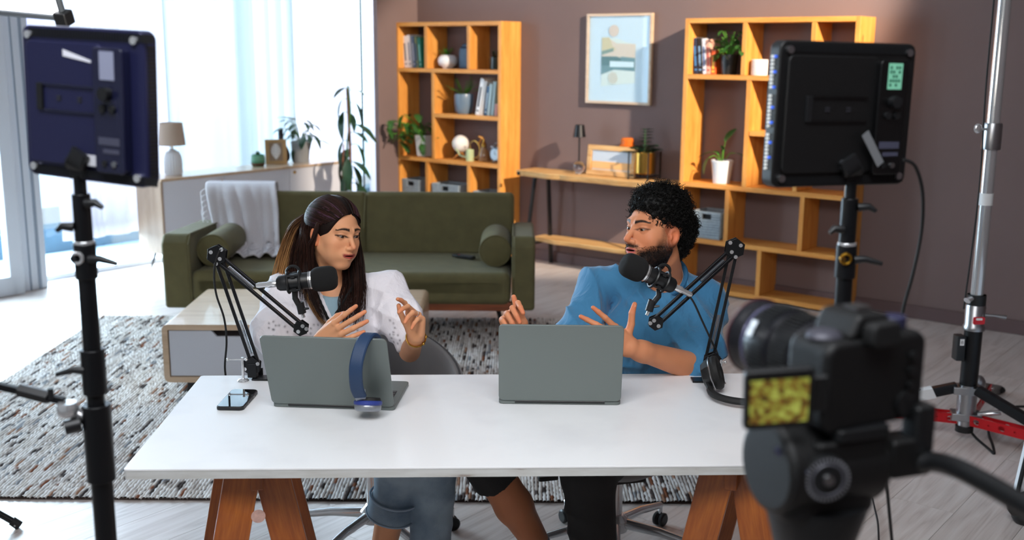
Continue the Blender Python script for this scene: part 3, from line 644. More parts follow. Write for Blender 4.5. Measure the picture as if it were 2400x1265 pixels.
MB().box((0,.003,fh/2),(fw-.05,.004,fh-.045)).build('mount',mat('brown_mount','#8f7a66',.8),t)
wl_=mat('white_leaf_print','#e6e4e2',.7)
MB().box((0,-.0005,fh/2),(.004,.002,fh-.075)).build('leaf_midrib',wl_,t)
b=MB()
for k in range(9):
    z=.05+k*.014; w=.042*math.sin(PI*(k+1.5)/11)
    for s in(-1,1): b.add([(0,-.001,z),(s*w,-.001,z+.006),(s*w*.95,-.001,z+.015),(0,-.001,z+.011)],[(0,1,2,3)])
b.build('leaf_lobe',wl_,t)
t=thing('vase','dark bottle vase with slim neck behind the leaf picture','vase',W(.17,1.03,SZ),FR)
MB().lathe([(0,0),(.05,0),(.072,.03),(.076,.07),(.062,.12),(.035,.17),(.022,.20),(.021,.29),(.024,.295),(.018,.295)],26).build('body',mat('dark_clay','#1f1c20',.4),t,smooth=True)
def concretepot(t): pot(t,taper(.07,.087,.185),mat('concrete_grey','#8d8f90',.85,var=.12,bmp=.3,bs=60),.075,.17)
lv3=[]
for k in range(24):
    yw=R_.uniform(0,6.28); rr=R_.uniform(.05,.20); lv3.append((rr*math.cos(yw),rr*math.sin(yw)*.8,.22+R_.uniform(.0,.19)-rr*.3,yw-PI/2,R_.uniform(-.7,.5),R_.uniform(.7,1.15)))
lv3+= [(-.11,.02,.36,2.1,.5,1.3),(.17,0,.25,-1.3,-.7,1.2),(0,-.06,.14,3.0,-1.0,1.1)]
petiole_plant('potted_plant','glossy broad leaved plant in a concrete grey pot at the sideboard end','plant',W(.26,.885,SZ),concretepot,lv3,leafmesh(.12,.032,.4,7),M_['leafd'],M_['leaf'],.17)
# ---- tall plant in the alcove
t=thing('tall_climbing_plant','tall thin plant with big drooping leaves climbing a stake behind the sofa','plant',W(.86,.86,0),FR)
MB().lathe([(0,0),(.12,0),(.16,.30),(.15,.30),(.14,.27)],28).build('pot',mat('brown_pot','#4d3a30',.7),t,smooth=True); MB().cyl((0,0,.25),(0,0,.27),.14).build('soil',M_['soil'],t)
MB().tube([(0,0,.27),(.01,0,.9),(-.01,0,1.42)],.011,8).build('stake',mat('stake_wood','#6b4a35',.8),t,smooth=True)
MB().tube(catmull([(.03,0,.27),(.02,-.02,.6),(-.02,-.01,.9),(.02,0,1.2),(0,0,1.44)],5),.007,6).build('stem',M_['leaf'],t,smooth=True)
MB().tube([(-.1,-.03,.27),(-.05,-.02,.95)],.006,6).build('stem',mat('stake2','#8d5a48',.8),t)
lm=leafmesh(.24,.050,.35,8)
for (z,yw,pt,s) in ((1.42,PI*.5,-.2,.8),(1.40,-PI*.5,.1,.75),(1.33,2.6,-1.1,.9),(1.30,-.3,-1.0,.9),(1.22,PI,-1.2,1.0),(1.2,.4,-.9,.7),(1.12,-1.4,-.3,1.1),(.98,2.7,-1.15,1.1),(.95,-1.1,-1.0,1.0),(.90,1.2,-.5,1.1),(.85,2.2,-1.2,1.2),(.82,-2.5,-1.2,1.1),(.76,-1.4,-.9,.9),(.74,1.3,-.9,1.2),(.68,2.9,-1.3,1.1),(.66,-.6,-1.3,1.0),(1.05,-1.6,-.1,.8),(.8,-1.5,-.3,1.0),(.62,-1.5,-.6,1.1)):
    p=V((R_.uniform(-.02,.02),R_.uniform(-.02,.02),z)); yy=yw; d=V((-math.sin(yy),math.cos(yy),.1))*.05
    MB().tube([p,p+d],.003,5).build('petiole',M_['leaf'],t); leaf(t,lm,M_['leafd'],p+d,yy,pt,s)
# ================================================================ SOFA
G=M_['green']
t=thing('sofa','olive green velvet sofa with wooden base rail behind the two speakers','sofa',(-.99,6.35,0),math.radians(-.3))
t['label']='olive green velvet sofa with wooden base rail behind the desk'
def cushion(nm,c,d,bv,m=G,seg=5,sub=0,par=None):
    return MB().box(c,d).build(nm,m,par or t,bevel=bv,bseg=seg)
def armpoly(): return [(-.0,.20),(.80,.20),(.80,.62),(.03,.655),(-.02,.60)]
for s,x in ((-1,-1.025),(1,1.06)):
    b=MB(); pl=armpoly(); k=len(pl); hw=.085 if s<0 else .068
    vs=[(x-hw,y,z) for y,z in pl]+[(x+hw,y,z) for y,z in pl]
    b.add(vs,[tuple(range(k)),tuple(range(k,2*k))[::-1]]+[(i,k+i,k+(i+1)%k,(i+1)%k) for i in range(k)])
    a=b.build('arm',G,t,bevel=.022,bseg=4)
    pp=[(x-s*hw*.98,y,z) for y,z in pl]; MB().tube(pp+[pp[0]],.005,6).build('piping',G,a,smooth=True)
cushion('seat',(.02,.41,.345),(1.93,.86,.175),.055)
cushion('seat_front_pad',(.02,.03,.335),(1.925,.10,.20),.045)
for x in(-.47,.505): 
    o=MB().box((0,0,.21),(.985,.15,.42)).build('backrest',G,t,bevel=.035,bseg=4,loc=(x,.72,.405)); o.rotation_euler=(-.13,0,0)
MB().tube([(.018,.655,.43),(.018,.61,.60),(.018,.70,.80)],.006,6).build('seam',G,t)
MB().box((.02,.03,.225),(2.0,.05,.055)).build('base_rail',wood('sofa_rail_wood','#5a2a16','#7c3f20','#93522c','x',1),t,bevel=.005); MB().box((.02,.42,.235),(1.9,.7,.05)).build('underframe',M_['black'],t)
for x in(-.85,.90):
    for y in (.10,.70): MB().tube([(x,y,.21),(x+(.05 if x>0 else -.05),y-.03*(1 if y<.3 else -1),.012)],[.015,.010],8).build('leg',M_['blackm'],t,smooth=True)
def bolster(x,y0,y1,z,label,col):
    t=thing('bolster_cushion',label,'cushion',(x,y0,z),0,'bolster cushions on the sofa'); r=.098
    M=basis((1,0,0),(0,0,-1),(0,1,0))
    MB().lathe([(0,0),(r*.8,-.004),(r*.97,.006),(r,.02),(r,y1-y0-.02),(r*.97,y1-y0-.006),(r*.8,y1-y0),(0,y1-y0)],32,M).build('cover',G,t,smooth=True)
    MB().torus((0,.004,0),r*.965,.005,32,6,rot=Matrix.Rotation(PI/2,3,'X')).build('piping',G,t,smooth=True)
bolster(-1.83,6.48,6.96,.536,'round bolster cushion against the left sofa arm',0)
bolster(-.105,6.52,6.98,.536,'round bolster cushion against the right sofa arm',0)
t=thing('remote_control','black remote control lying on the sofa seat by the right bolster','remote',(-.31,6.80,.440),rot=(.0,0,.95))
MB().rbox((0,0,.009),(.045,.17,.016),.012).build('body',M_['black'],t,bevel=.003)
for i in range(5):
    for j in range(3): MB().cyl(((j-1)*.012,-.06+i*.022,.017),((j-1)*.012,-.06+i*.022,.0195),.004,n=8).build('button',mat('grey_button','#6e6e72',.5) if (i,j)!=(4,0) else mat('red_button','#c03030',.5),t)
# throw blanket draped over the left of the backrest
def blanket():
    prof=[(7.30,.50),(7.285,.70),(7.27,.83),(7.23,.865),(7.16,.868),(7.09,.852),(7.045,.80),(7.02,.70),(6.985,.60),(6.96,.52),(6.92,.468),(6.84,.452),(6.74,.450)]
    P=catmull([(0,y,z) for y,z in prof],3); nu=len(P); nv=46; vs=[];fs=[]
    for i,p in enumerate(P):
        q=i/(nu-1); xl=-2.03+.17*max(0,(q-.35)/.65)**1.0; xr=-1.57+.10*max(0,(q-.35)/.65)
        for j in range(nv+1):
            u=j/nv; a=max(0,min(1,(q-.3)/.4)); w=.016*math.sin(u*19+2*q)*a+.012*math.sin(u*9-3*q+1)*a
            vs.append((xl+(xr-xl)*u+.01*math.sin(q*9+u*3), p.y-.022-abs(w)*(1 if q<.8 else .2), p.z+.008*math.sin(u*25)*(q>.8)+(.0 if q<.8 else abs(w)*.8)))
    for i in range(nu-1):
        for j in range(nv): a=i*(nv+1)+j; fs.append((a,a+1,a+nv+2,a+nv+1))
    m,tt,b=nt('white_waffle_wool'); b.inputs['Base Color'].default_value=srgb('#d5d1d4'); b.inputs['Roughness'].default_value=.95
    wv=N(tt,'ShaderNodeTexBrick'); wv.inputs['Scale'].default_value=58; wv.inputs['Mortar Size'].default_value=.12; wv.offset=0; wv.inputs['Color1'].default_value=(1,1,1,1); wv.inputs['Color2'].default_value=(.85,.85,.85,1); wv.inputs['Mortar'].default_value=(.2,.2,.2,1); wv.inputs['Brick Width'].default_value=.6;wv.inputs['Row Height'].default_value=.6
    cx=N(tt,'ShaderNodeMapping'); cx.inputs['Rotation'].default_value=(PI/2,0,0); tc=N(tt,'ShaderNodeTexCoord'); tt.links.new(tc.outputs['Object'],cx.inputs[0]); tt.links.new(cx.outputs[0],wv.inputs[0])
    tt.links.new(ramp(tt,wv.outputs[0],[(0,'#aba5ab'),(1,'#dedadc')]),b.inputs['Base Color']); bump(tt,b,wv.outputs[0],.7,.006)
    t=thing('throw_blanket','white waffle knit throw draped over the left end of the sofa back','blanket',(0,0,0))
    o=MB().add(vs,fs).build('cloth',m,t,smooth=True,auto=False); s=o.modifiers.new('s','SOLIDIFY'); s.thickness=.010; s.offset=1
    fr=MB(); r=random.Random(4)
    for k in range(9):
        z=.84-k*.035; y=7.09-.008*k; x=-2.03+.004*k; fr.tube(catmull([(x+.01,y-.04,z),(x-.015,y-.05,z-.02),(x-.01-r.random()*.01,y-.05,z-.06),(x+r.uniform(-.01,.01),y-.055,z-.10)],3),.003,5)
    fr.build('fringe',mat('fringe_wool','#dcdadd',.95),t,smooth=True)
blanket()
# ================================================================ COFFEE TABLE
t=thing('coffee_table','low oak coffee table with a white drawer standing on the rug','table',(-1.715,5.12,0),math.radians(.9))
cw_,cdp=1.26,.80
b=MB()
# rounded rectangular band (front view) extruded in depth
def band(x0,x1,z0,z1,r,th,dp):
    def ring(x0,x1,z0,z1,r):
        pts=[]
        for (cx,cz,a0) in ((x1-r,z1-r,0),(x0+r,z1-r,90),(x0+r,z0+r,180),(x1-r,z0+r,270)):
            for i in range(6): a=math.radians(a0+18*i); pts.append((cx+r*math.cos(a),cz+r*math.sin(a)))
        return pts
    o=ring(x0,x1,z0,z1,r); i_=ring(x0+th,x1-th,z0+th,z1-th,max(r-th,.004)); k=len(o); vs=[]
    for y in (0,dp): vs+=[(x,y,z) for x,z in o]+[(x,y,z) for x,z in i_]
    fs=[]
    for j in range(k):
        n=(j+1)%k; fs+=[(j,n,k+n,k+j),(2*k+j,3*k+j,3*k+n,2*k+n),(j,2*k+j,2*k+n,n),(k+j,k+n,3*k+n,3*k+j)]
    return MB().add(vs,fs)
band(0,cw_,.125,.42,.03,.028,cdp).build('case',M_['oak'],t,smooth=True)
MB().box((cw_/2,cdp-.02,.27),(cw_-.05,.012,.25)).build('back_panel',M_['oak'],t)
dw=mat('white_drawer_lacquer','#c9ccd4',.45)
def drawer(x0,x1,hx):
    z0,z1=.157,.388; pl=[(x0,z0),(x1,z0),(x1,z1),(hx+.19,z1),(hx+.165,z1-.03),(hx-.165,z1-.03),(hx-.19,z1),(x0,z1)]
    MB().prism(pl,.018,Matrix.Translation((0,.016,0))).build('drawer',dw,t,bevel=.002)
drawer(.032,cw_*.62,.43); drawer(cw_*.62+.004,cw_-.032,.95)
MB().box((cw_/2,.10,.37),(cw_-.07,.12,.05)).build('recess_shade_block',mat('recess_shade','#2a2322',.9),t)  # dark block behind the handle cuts, their shade put into its colour
for (x,y,sx,sy) in ((.12,.10,-1,-1),(cw_-.12,.10,1,-1),(.12,cdp-.10,-1,1),(cw_-.12,cdp-.10,1,1)):
    MB().add([(x-.03,y-.012,.126),(x+.03,y-.012,.126),(x+.03,y+.012,.126),(x-.03,y+.012,.126),(x-.02+sx*.02,y-.012,.021),(x+.015+sx*.02,y-.012,.021),(x+.015+sx*.02,y+.012,.021),(x-.02+sx*.02,y+.012,.021)],[(0,1,2,3),(7,6,5,4),(0,4,5,1),(1,5,6,2),(2,6,7,3),(3,7,4,0)]).build('leg',M_['black'],t)
# ================================================================ RUG (woven wool ropes)
def rug():
    x0,x1,y0,y1=-2.70,1.05,3.985,6.93; pitch=.0140; n=int((x1-x0)/pitch); rs=np.random.RandomState(3); seg=int((y1-y0)/.021); m=5
    ys=np.linspace(y0,y1,seg+1); verts=[];cols=[]
    pal=np.array([srgb(c)[:3] for c in ('#d9d5d2','#c9c2bc','#b3aba6','#4c4341','#3a3130','#7b4c35','#95705a','#8a8d92')]); pw_=np.array([.36,.24,.13,.08,.06,.04,.04,.05]); pw_/=pw_.sum()
    V_=np.zeros((n,seg+1,m,3),np.float32); C_=np.zeros((n,seg+1,m,4),np.float32); C_[...,3]=1
    low=rs.rand(n//6+3,seg//5+3)
    for i in range(n):
        x=x0+(i+.5)*pitch+.0025*np.sin(ys*7+i*.7)+rs.normal(0,.0008,seg+1)
        idx=np.zeros(seg+1,int); k=0; cur=0
        while k<=seg:
            L=rs.randint(1,6); dens=low[i//6,min(k//5,low.shape[1]-1)]
            cur = rs.choice(len(pw_),p=pw_) if rs.rand()<.35+.5*dens else rs.choice([0,0,1,2])
            idx[k:k+L]=cur; k+=L
        r=pitch*.52*(1+.22*np.sin(ys*2*PI/.043+rs.rand()*6)+rs.normal(0,.06,seg+1)); zc=.012+rs.normal(0,.0008,seg+1)
        yj = ys + (rs.uniform(-.006,.006) )
        for j in range(m):
            a=PI*(j/(m-1)); V_[i,:,j,0]=x+r*np.cos(a)*1.0; V_[i,:,j,1]=yj; V_[i,:,j,2]=zc-.006+r*np.sin(a)*1.0
        C_[i,:,:,:3]=pal[idx][:,None,:]*(.9+.2*rs.rand(seg+1)[:,None,None])
    base=(np.arange(n)[:,None,None]*(seg+1)*m+np.arange(seg)[None,:,None]*m+np.arange(m-1)[None,None,:]).reshape(-1)
    q=np.stack([base,base+1,base+m+1,base+m],1).astype(np.int32)
    me=bpy.data.meshes.new('rug_pile'); me.vertices.add(V_.size//3); me.vertices.foreach_set('co',V_.reshape(-1))
    me.loops.add(q.size); me.loops.foreach_set('vertex_index',q.reshape(-1)); me.polygons.add(len(q)); me.polygons.foreach_set('loop_start',np.arange(0,q.size,4)); me.update(calc_edges=True)
    me.polygons.foreach_set('use_smooth',[True]*len(q)); ca=me.color_attributes.new('Col','FLOAT_COLOR','POINT'); ca.data.foreach_set('color',C_.reshape(-1))
    me.materials.append(attrmat('wool_ropes',.95,bmp=.5,bs=700,spec=.1))
    t=thing('rug','large chunky woven rug in grey, white and brown under the coffee table','rug',(0,0,0))
    o=bpy.data.objects.new('rug_pile',me); COL.objects.link(o); o.parent=t; o['kind']='stuff'
    MB().box(((x0+x1)/2,(y0+y1)/2,.004),(x1-x0-.004,y1-y0-.004,.008)).build('backing',mat('rug_backing','#3c2f2a',.95),t)
rug()
# ================================================================ WHITE DESK
TZ=.74; TY=math.radians(2.1)
t=thing('white_desk','long white worn desk top resting on two wooden trestles','desk',(-.946,2.482,0),TY)
TWD,TDP=1.76,.775
m,tt,b=nt('worn_white_paint'); b.inputs['Roughness'].default_value=.36; n=N(tt,'ShaderNodeTexNoise'); n.inputs['Scale'].default_value=5; n.inputs['Detail'].default_value=7; tt.links.new(coord(tt),n.inputs[0]); tt.links.new(ramp(tt,n.outputs[0],[(.2,'#e2e4e8'),(.5,'#eceef1')]),b.inputs['Base Color'])
me_,te,be=nt('worn_painted_edge'); be.inputs['Roughness'].default_value=.6; n=N(te,'ShaderNodeTexNoise'); n.inputs['Scale'].default_value=9; n.inputs['Detail'].default_value=8; te.links.new(coord(te,(1,1,6)),n.inputs[0]); te.links.new(ramp(te,n.outputs[0],[(.27,'#8f8580'),(.36,'#b9bab8'),(.6,'#c6c9c9')]),be.inputs['Base Color'])
MB().rbox((TWD/2,TDP/2,TZ-.0025),(TWD,TDP,.005),.008,3).build('surface',m,t,bevel=.001)
MB().rbox((TWD/2,TDP/2,TZ-.0155),(TWD-.002,TDP-.002,.021),.008,3).build('core_edge',me_,t)
def on_table(x,y,z=0): return Matrix.Rotation(TY,3,'Z')@V((x,y,z))+V((-.946,2.482,TZ))
def trestle(loc,rz,label,sticker=False):
    t=thing('trestle',label,'trestle',loc,rz); top=TZ-.026
    MB().box((0,.30,top-.0325),(.032,.66,.065)).build('beam',M_['teak'],t,bevel=.003)
    for y in (.0,.60):
        for s in(-1,1):
            L=top/math.cos(.197)
            o=MB().box((0,0,-L/2+.006),(.088,.024,L)).build('leg',M_['teak'],t,bevel=.003,loc=(s*.032,y+s*.014-.014*0,top-.008),rot=(0,-s*.197,0))
        z=top-.16; MB().box((0,y,.46),(.20,.02,.05)).build('crosspiece',M_['teak'],t,bevel=.003)
    if sticker: MB().cyl((.0,-.0285,top-.135),(.0,-.0275,top-.135),.018,n=20).build('sticker',mat('torn_pale_sticker','#c9a49a',.6,var=.2,vs_=60),t)
    return t
trestle((-.650,2.60,0),math.radians(14),'oiled wood A-frame trestle under the left end of the desk',True)
trestle((.572,2.62,0),math.radians(-21),'oiled wood A-frame trestle under the right end of the desk')
# ---- laptops
def laptop(loc,rz,tilt,label):
    t=thing('laptop',label,'laptop',loc,rz); w,d=.354,.243
    MB().rbox((0,d/2,.0065),(w,d,.011),.012,4).build('base',M_['tin'],t,bevel=.0015)
    kb=MB(); 
    for i in range(14):
        for j in range(5): kb.box((-.148+i*.0228,.055+j*.0195,.0128),(.0195,.0165,.0016))
    kb.build('keyboard',M_['black'],t); MB().rbox((0,.195,.0124),(.13,.075,.0006),.004).build('touchpad',mat('pad_grey','#7b8082',.3,metal=.4),t)
    M=Matrix.Translation((0,-.002,.014))@Matrix.Rotation(PI/2+tilt,4,'X')
    # lid plate: local z up the lid
    lid=MB().rbox((0,d/2,0),(w,d,.0065),.014,4).build('lid',M_['tin'],t,bevel=.0018,loc=(0,-.003,.014)); lid.rotation_euler=(PI/2+tilt,0,0)
    MB().rbox((0,d/2,-.0036),(w-.008,d-.008,.0006),.010,4).build('screen',mat('dark_screen','#0c0d10',.08,coat=.5),lid)
    MB().cyl((-.13,0,0),(.13,0,0),.0055,n=12).build('hinge',M_['black'],t,loc=(0,.0,.010))
    return t
laptop(V((-.508,2.945,TZ)),math.radians(-4.4),math.radians(23),'grey laptop in front of the woman with headphones hung on its lid')
laptop(V((.141,2.996,TZ)),math.radians(-.9),math.radians(11.5),'grey laptop in front of the man, nothing hanging on its lid')
# ---- phone
t=thing('smartphone','black smartphone lying face up on the left of the desk','phone',(-.797,3.005,TZ),rot=(0,0,math.radians(-4.5)))
t.rotation_euler=(0,0,math.radians(-2))
MB().rbox((0,0,.0055),(.079,.165,.011),.013,5).build('body',M_['black'],t,bevel=.002); MB().rbox((0,0,.0114),(.073,.159,.0008),.011,5).build('screen',mat('glossy_phone_glass','#05070b',.03,coat=1),t)
MB().box((.0398,.03,.005),(.001,.014,.003)).build('side_button',M_['steel'],t); MB().box((.0398,-.03,.005),(.001,.004,.003)).build('side_button',M_['steel'],t)
# ---- blue headphones hanging over the left laptop
t=thing('headphones','navy blue headphones hung over the lid of the left laptop','headphones',(-.405,2.86,TZ),math.radians(-4.4)); nb=mat('navy_fabric','#173457',.6,bmp=.2,bs=600)
pth=catmull([(-.006,-.034,.078),(-.010,-.056,.112),(-.006,-.075,.175),(.004,-.05,.225),(.014,-.012,.243),(.024,.018,.232),(.024,.060,.19),(.010,.10,.14),(.0,.13,.10)],5)
def ribbon(P,wd,th,m,nm,par,side=V((1,0,0))):
    vs=[];fs=[]
    for i,p in enumerate(P):
        T=(P[min(i+1,len(P)-1)]-P[max(i-1,0)]).normalized(); s_=(side-T*side.dot(T)).normalized(); n_=T.cross(s_)
        for (a,b_) in ((-1,-.5),(-.8,-1),(.8,-1),(1,-.5),(1,.5),(.8,1),(-.8,1),(-1,.5)): vs.append(p+s_*wd/2*a+n_*th/2*b_)
    k=8
    for i in range(len(P)-1):
        for j in range(k): fs.append((i*k+j,i*k+(j+1)%k,(i+1)*k+(j+1)%k,(i+1)*k+j))
    fs+=[tuple(range(k)),tuple((len(P)-1)*k+j for j in range(k))[::-1]]
    return MB().add(vs,fs).build(nm,m,par,smooth=True)
ribbon(pth,.036,.013,nb,'headband',t)
sv=mat('silver_plastic','#8f949c',.3,metal=.5)
for (p,q,lb) in (((-.006,-.034,.078),(-.006,.000,.044),0),((.0,.13,.10),(-.02,.16,.045),1)):
    p,q=V(p),V(q); ribbon([p+V((0,0,.02)),p,(p+q)/2+V((0,0,-.006)),q],.030,.006,sv,'yoke',t)
    M=Matrix.Translation(q+V((.014,0,0)))@Matrix.Rotation(-.30 if lb==0 else .3,4,'X')
    c=MB().lathe([(0,-.02),(.030,-.02),(.036,-.016),(.038,-.006),(.036,-.002)],28,M).build('ear_cup',sv,t,smooth=True)
    MB().lathe([(.036,-.004),(.0395,.0),(.0395,.007),(.036,.010)],28,M).build('cup_ring',mat('blue_ring','#2a3a86',.4),c,smooth=True)
    MB().lathe([(.020,.006),(.026,.018),(.033,.018),(.036,.009),(.03,.004)],28,M).cyl((0,0,.004),(0,0,.007),.024,M=M).build('ear_pad',M_['rubber'],c,smooth=True)
# ---- black headphones lying at the right
t=thing('headphones','black over-ear headphones lying beside the camera at the desk right end','headphones',on_table(1.655,.52),math.radians(-8))
MB().torus((.0,.0,.022),.098,.011,36,8,arc=PI*1.06,a0=PI*.97).build('headband',M_['rubber'],t,smooth=True)
for s in(-1,1):
    M=Matrix.Translation((s*.092,.055,.056))@Matrix.Rotation(-s*1.25,4,'Y')@Matrix.Scale(1.15,4)@Matrix.Rotation(.1,4,'X')
    c=MB().lathe([(0,-.026),(.030,-.024),(.040,-.010),(.043,.0)],8,M).build('ear_cup',M_['black'],t,bevel=.003)
    MB().torus((0,0,.012),.033,.013,26,8,M=M).build('ear_pad',M_['rubber'],c,smooth=True)
    MB().torus((0,0,.001),.043,.0022,26,6,M=M).build('cup_trim',M_['steel'],c,smooth=True)
    MB().tube([(s*.098,.0,.022),(s*.104,.02,.03),(s*.108,.045,.05)],.0085,8).build('yoke',M_['black'],t,smooth=True)
# ---- microphone arms
def squaretube(p0,p1,w,par,nm='arm_bar'):
    p0,p1=V(p0),V(p1); L=(p1-p0).length; o=MB().box((0,0,L/2),(w,w,L)).build(nm,M_['blackm'],par,bevel=.0015); o.location=p0; o.rotation_euler=(p1-p0).to_track_quat('Z','Y').to_euler(); return o
def screw(p,par,r=.006): 
    p=V(p); MB().cyl(p+V((0,-.0135,0)),p+V((0,-.009,0)),r,n=12).build('screw',M_['chrome'],par,smooth=True)
def plate(poly,y,par,nm='joint_plate'):
    for s in(-1,1): MB().prism(poly,.0025,Matrix.Translation((0,y+s*.010,0))).build(nm,M_['blackm'],par,bevel=.001)
def spring(p0,p1,par):
    p0,p1=V(p0),V(p1); u=(p1-p0); k=46; pts=[]
    a=u.orthogonal().normalized(); b_=u.normalized().cross(a)
    for i in range(k*6+1): q=i/(k*6); an=q*k*2*PI; pts.append(p0+u*q+(a*math.cos(an)+b_*math.sin(an))*.0045)
    MB().tube(pts,.0009,3,caps=False).build('spring',M_['steel'],par)
def mic_arm(base,el,tip,label,mirror,clabel):
    # positions: base pivot, elbow, tip in world; arm works in a plane parallel to the x axis
    t=thing('spring_boom',label,'boom stand',(base[0],base[1],TZ)); O=V(t.location); s=1 if mirror else -1
    B=V(base)-O; E=V(el)-O; T=V(tip)-O
    n1=V((E.x-B.x,0,E.z-B.z)).normalized(); pr=V((n1.z,0,-n1.x))*.011
    squaretube(B+pr+V((0,0,0)),E+pr,.0095,t); squaretube(B-pr,E-pr,.0095,t)
    n2=V((T.x-E.x,0,T.z-E.z)).normalized(); p2=V((n2.z,0,-n2.x))*.011
    squaretube(E+p2,T+p2,.0095,t); squaretube(E-p2,T-p2,.0095,t)
    sp2=E+(T-E)*.12; spring(sp2,E+(T-E)*.42,t); spring(B+(E-B)*.1,B+(E-B)*.42,t)
    def hexa(c,r,sq=1.0,rot=0): return [(c.x+r*math.cos(a+rot),c.z+r*sq*math.sin(a+rot)) for a in [PI/3*k+.4 for k in range(6)]]
    plate(hexa(E+V((s*.004,0,.012)),.032),E.y,t); plate(hexa(T,.024),T.y,t); plate(hexa(B+V((s*.010,0,-.006)),.030),B.y,t)
    for q in (E+V((s*.02,0,.022)),E+V((-s*.012,0,.03)),E+p2*.9+V((0,0,-.006)),E-p2*.9+V((0,0,-.006)),T+p2,T-p2,T+V((-s*.018,0,0)),B+pr,B+V((s*.03,0,-.014))): screw(q,t)
    # bracket and table clamp
    MB().box((B.x+s*.008,B.y,.030),(.028,.03,.045)).build('base_block',M_['blackm'],t,bevel=.002)
    MB().box((B.x-(-s)*(-.022) ,B.y,.004),(.06,.045,.005)).build('clamp_jaw',M_['blackm'],t,bevel=.001)
    MB().box((B.x,B.y+.035,-.02),(.03,.004,.09)).build('clamp_back',M_['blackm'],t); MB().box((B.x,B.y+.014,-.062),(.03,.045,.004)).build('clamp_jaw',M_['blackm'],t)
    k=V((B.x-.034 if not mirror else B.x+.034,B.y-.02,0)) 
    MB().cyl(k+V((0,0,.003)),k+V((0,0,.075)),.0042,n=10).build('clamp_screw',M_['chrome'],t,smooth=True); MB().lathe([(0,.001),(.018,.001),(.014,.006),(.005,.009),(0,.009)],20,Matrix.Translation(k)).build('clamp_pad',M_['chrome'],t,smooth=True)
    MB().cyl(k+V((-.045,0,.068)),k+V((.012,0,.068)),.0022,n=8).sph(k+V((-.045,0,.068)),.005,8,6).sph(k+V((.012,0,.068)),.005,8,6).build('clamp_handle',M_['chrome'],t,smooth=True)
    return t,O
mtl=M_['blackm']
def microphone(c,ax,tipw,label,cablepts=None,clabel=''):
    # c: centre of the mic body, ax: direction from connector to foam head, tipw: where the stand rod meets the arm
    ax=V(ax).normalized(); t=thing('microphone',label,'microphone',c)
    z=ax; y=V((0,0,1)); x=y.cross(z).normalized(); y=z.cross(x); M=basis(x,y,z)
    MB().lathe([(0,-.052),(.018,-.052),(.023,-.045),(.025,-.02),(.025,.05),(.0,.05)],28,M).build('body',M_['black'],t,smooth=True)
    MB().lathe([(.0255,.044),(.0275,.044),(.0275,.053),(.0255,.053)],28,M).build('ring',M_['chrome'],t,smooth=True)
    MB().lathe([(0,.045),(.030,.046)]+[(.038*(1-abs(q)**3.2)**.34 if abs(q)<1 else 0,.089+.042*q) for q in [-.93+1.93*i/20 for i in range(21)]],40,M).build('foam_windscreen',M_['foam'],t,smooth=True,auto=False)
    MB().lathe([(0,-.052),(.0095,-.052),(.0105,-.056),(.0105,-.078),(.0085,-.082),(.0085,-.108),(.006,-.115),(0,-.115)],20,M).build('connector',M_['chrome'],t,smooth=True)
    sm=MB(); 
    for zz in (-.018,.018): sm.torus((0,0,zz),.0315,.0042,26,6,M=M)
    for k in range(4): a=PI/4+k*PI/2; p=V((.0315*math.cos(a),.0315*math.sin(a),0)); sm.tube([p+V((0,0,-.02)),p+V((0,0,.02))],.0038,6,M); sm.box(p*.92,(.010,.010,.012),M)
    mt=sm.build('shock_mount',M_['black'],t,smooth=True)
    MB().torus((0,.028,-.0),.020,.0045,20,6,M=M,rot=Matrix.Rotation(PI/2,3,'Y'),arc=PI,a0=PI*.0-PI/2+PI/2).build('mount_clip',M_['black'],mt,smooth=True)
    q=V(tipw)-V(c); j=V((0,0,-.05)); k2=q*.55+j*.3
    MB().tube([(0,0,-.03),j,k2],.009,10).build('swivel_neck',M_['black'],t,smooth=True)
    MB().tube([k2+V((0,0,.012)),k2+(q-k2)*.62],.0125,10).build('socket',M_['black'],t,smooth=True); MB().tube([k2+(q-k2)*.6,q],.0055,10).build('stand_rod',M_['chrome'],t,smooth=True)
    MB().tube([k2+(q-k2)*.25,k2+(q-k2)*.25+V((.025,-.006,.004))],[.006,.003],8).build('thumb_screw',M_['black'],t,smooth=True)
    return t
YA=3.225
bl=at(598,852,YA); el=at(513,606,YA-.01); tl_=at(706,768,YA-.06)
mic_arm(bl,el,tl_,'black spring microphone arm clamped at the left rear desk edge',False,'')
microphone(at(690,660,YA-.06),(1,.05,.10),at(712,744,YA-.06),'black foam covered studio microphone near the woman, silver plug at left')
br=at(1662,842,YA+.01); er=at(1718,590,YA); tr_=at(1537,755,YA-.08)
mic_arm(br,er,tr_,'black spring microphone arm at the right rear desk edge by the man',True,'')
microphone(at(1545,655,YA-.08),(-1,-.18,.50),at(1516,738,YA-.08),'black foam covered studio microphone near the man, cable at right')
tag(MB().tube(catmull([at(530,588,YA-.02),at(520,583,YA-.02),at(509,600,YA-.025),at(502,640,YA-.025),at(507,690,YA-.02),at(525,745,YA+.03),at(531,800,YA+.07),at(527,860,YA+.09),at(533,905,YA+.12)],6),.0032,8).build('cable',M_['rubber'],smooth=True),'thin black cable looping down from the left microphone arm','cable')
tag(MB().tube(catmull([at(1600,685,YA-.07),at(1622,702,YA-.06),at(1645,750,YA-.05),at(1668,800,YA-.03),at(1682,830,YA+.05),at(1700,900,YA+.12)],6),.003,8).build('cable',M_['rubber'],smooth=True),'thin black cable running from the man\'s microphone down the right arm','cable')
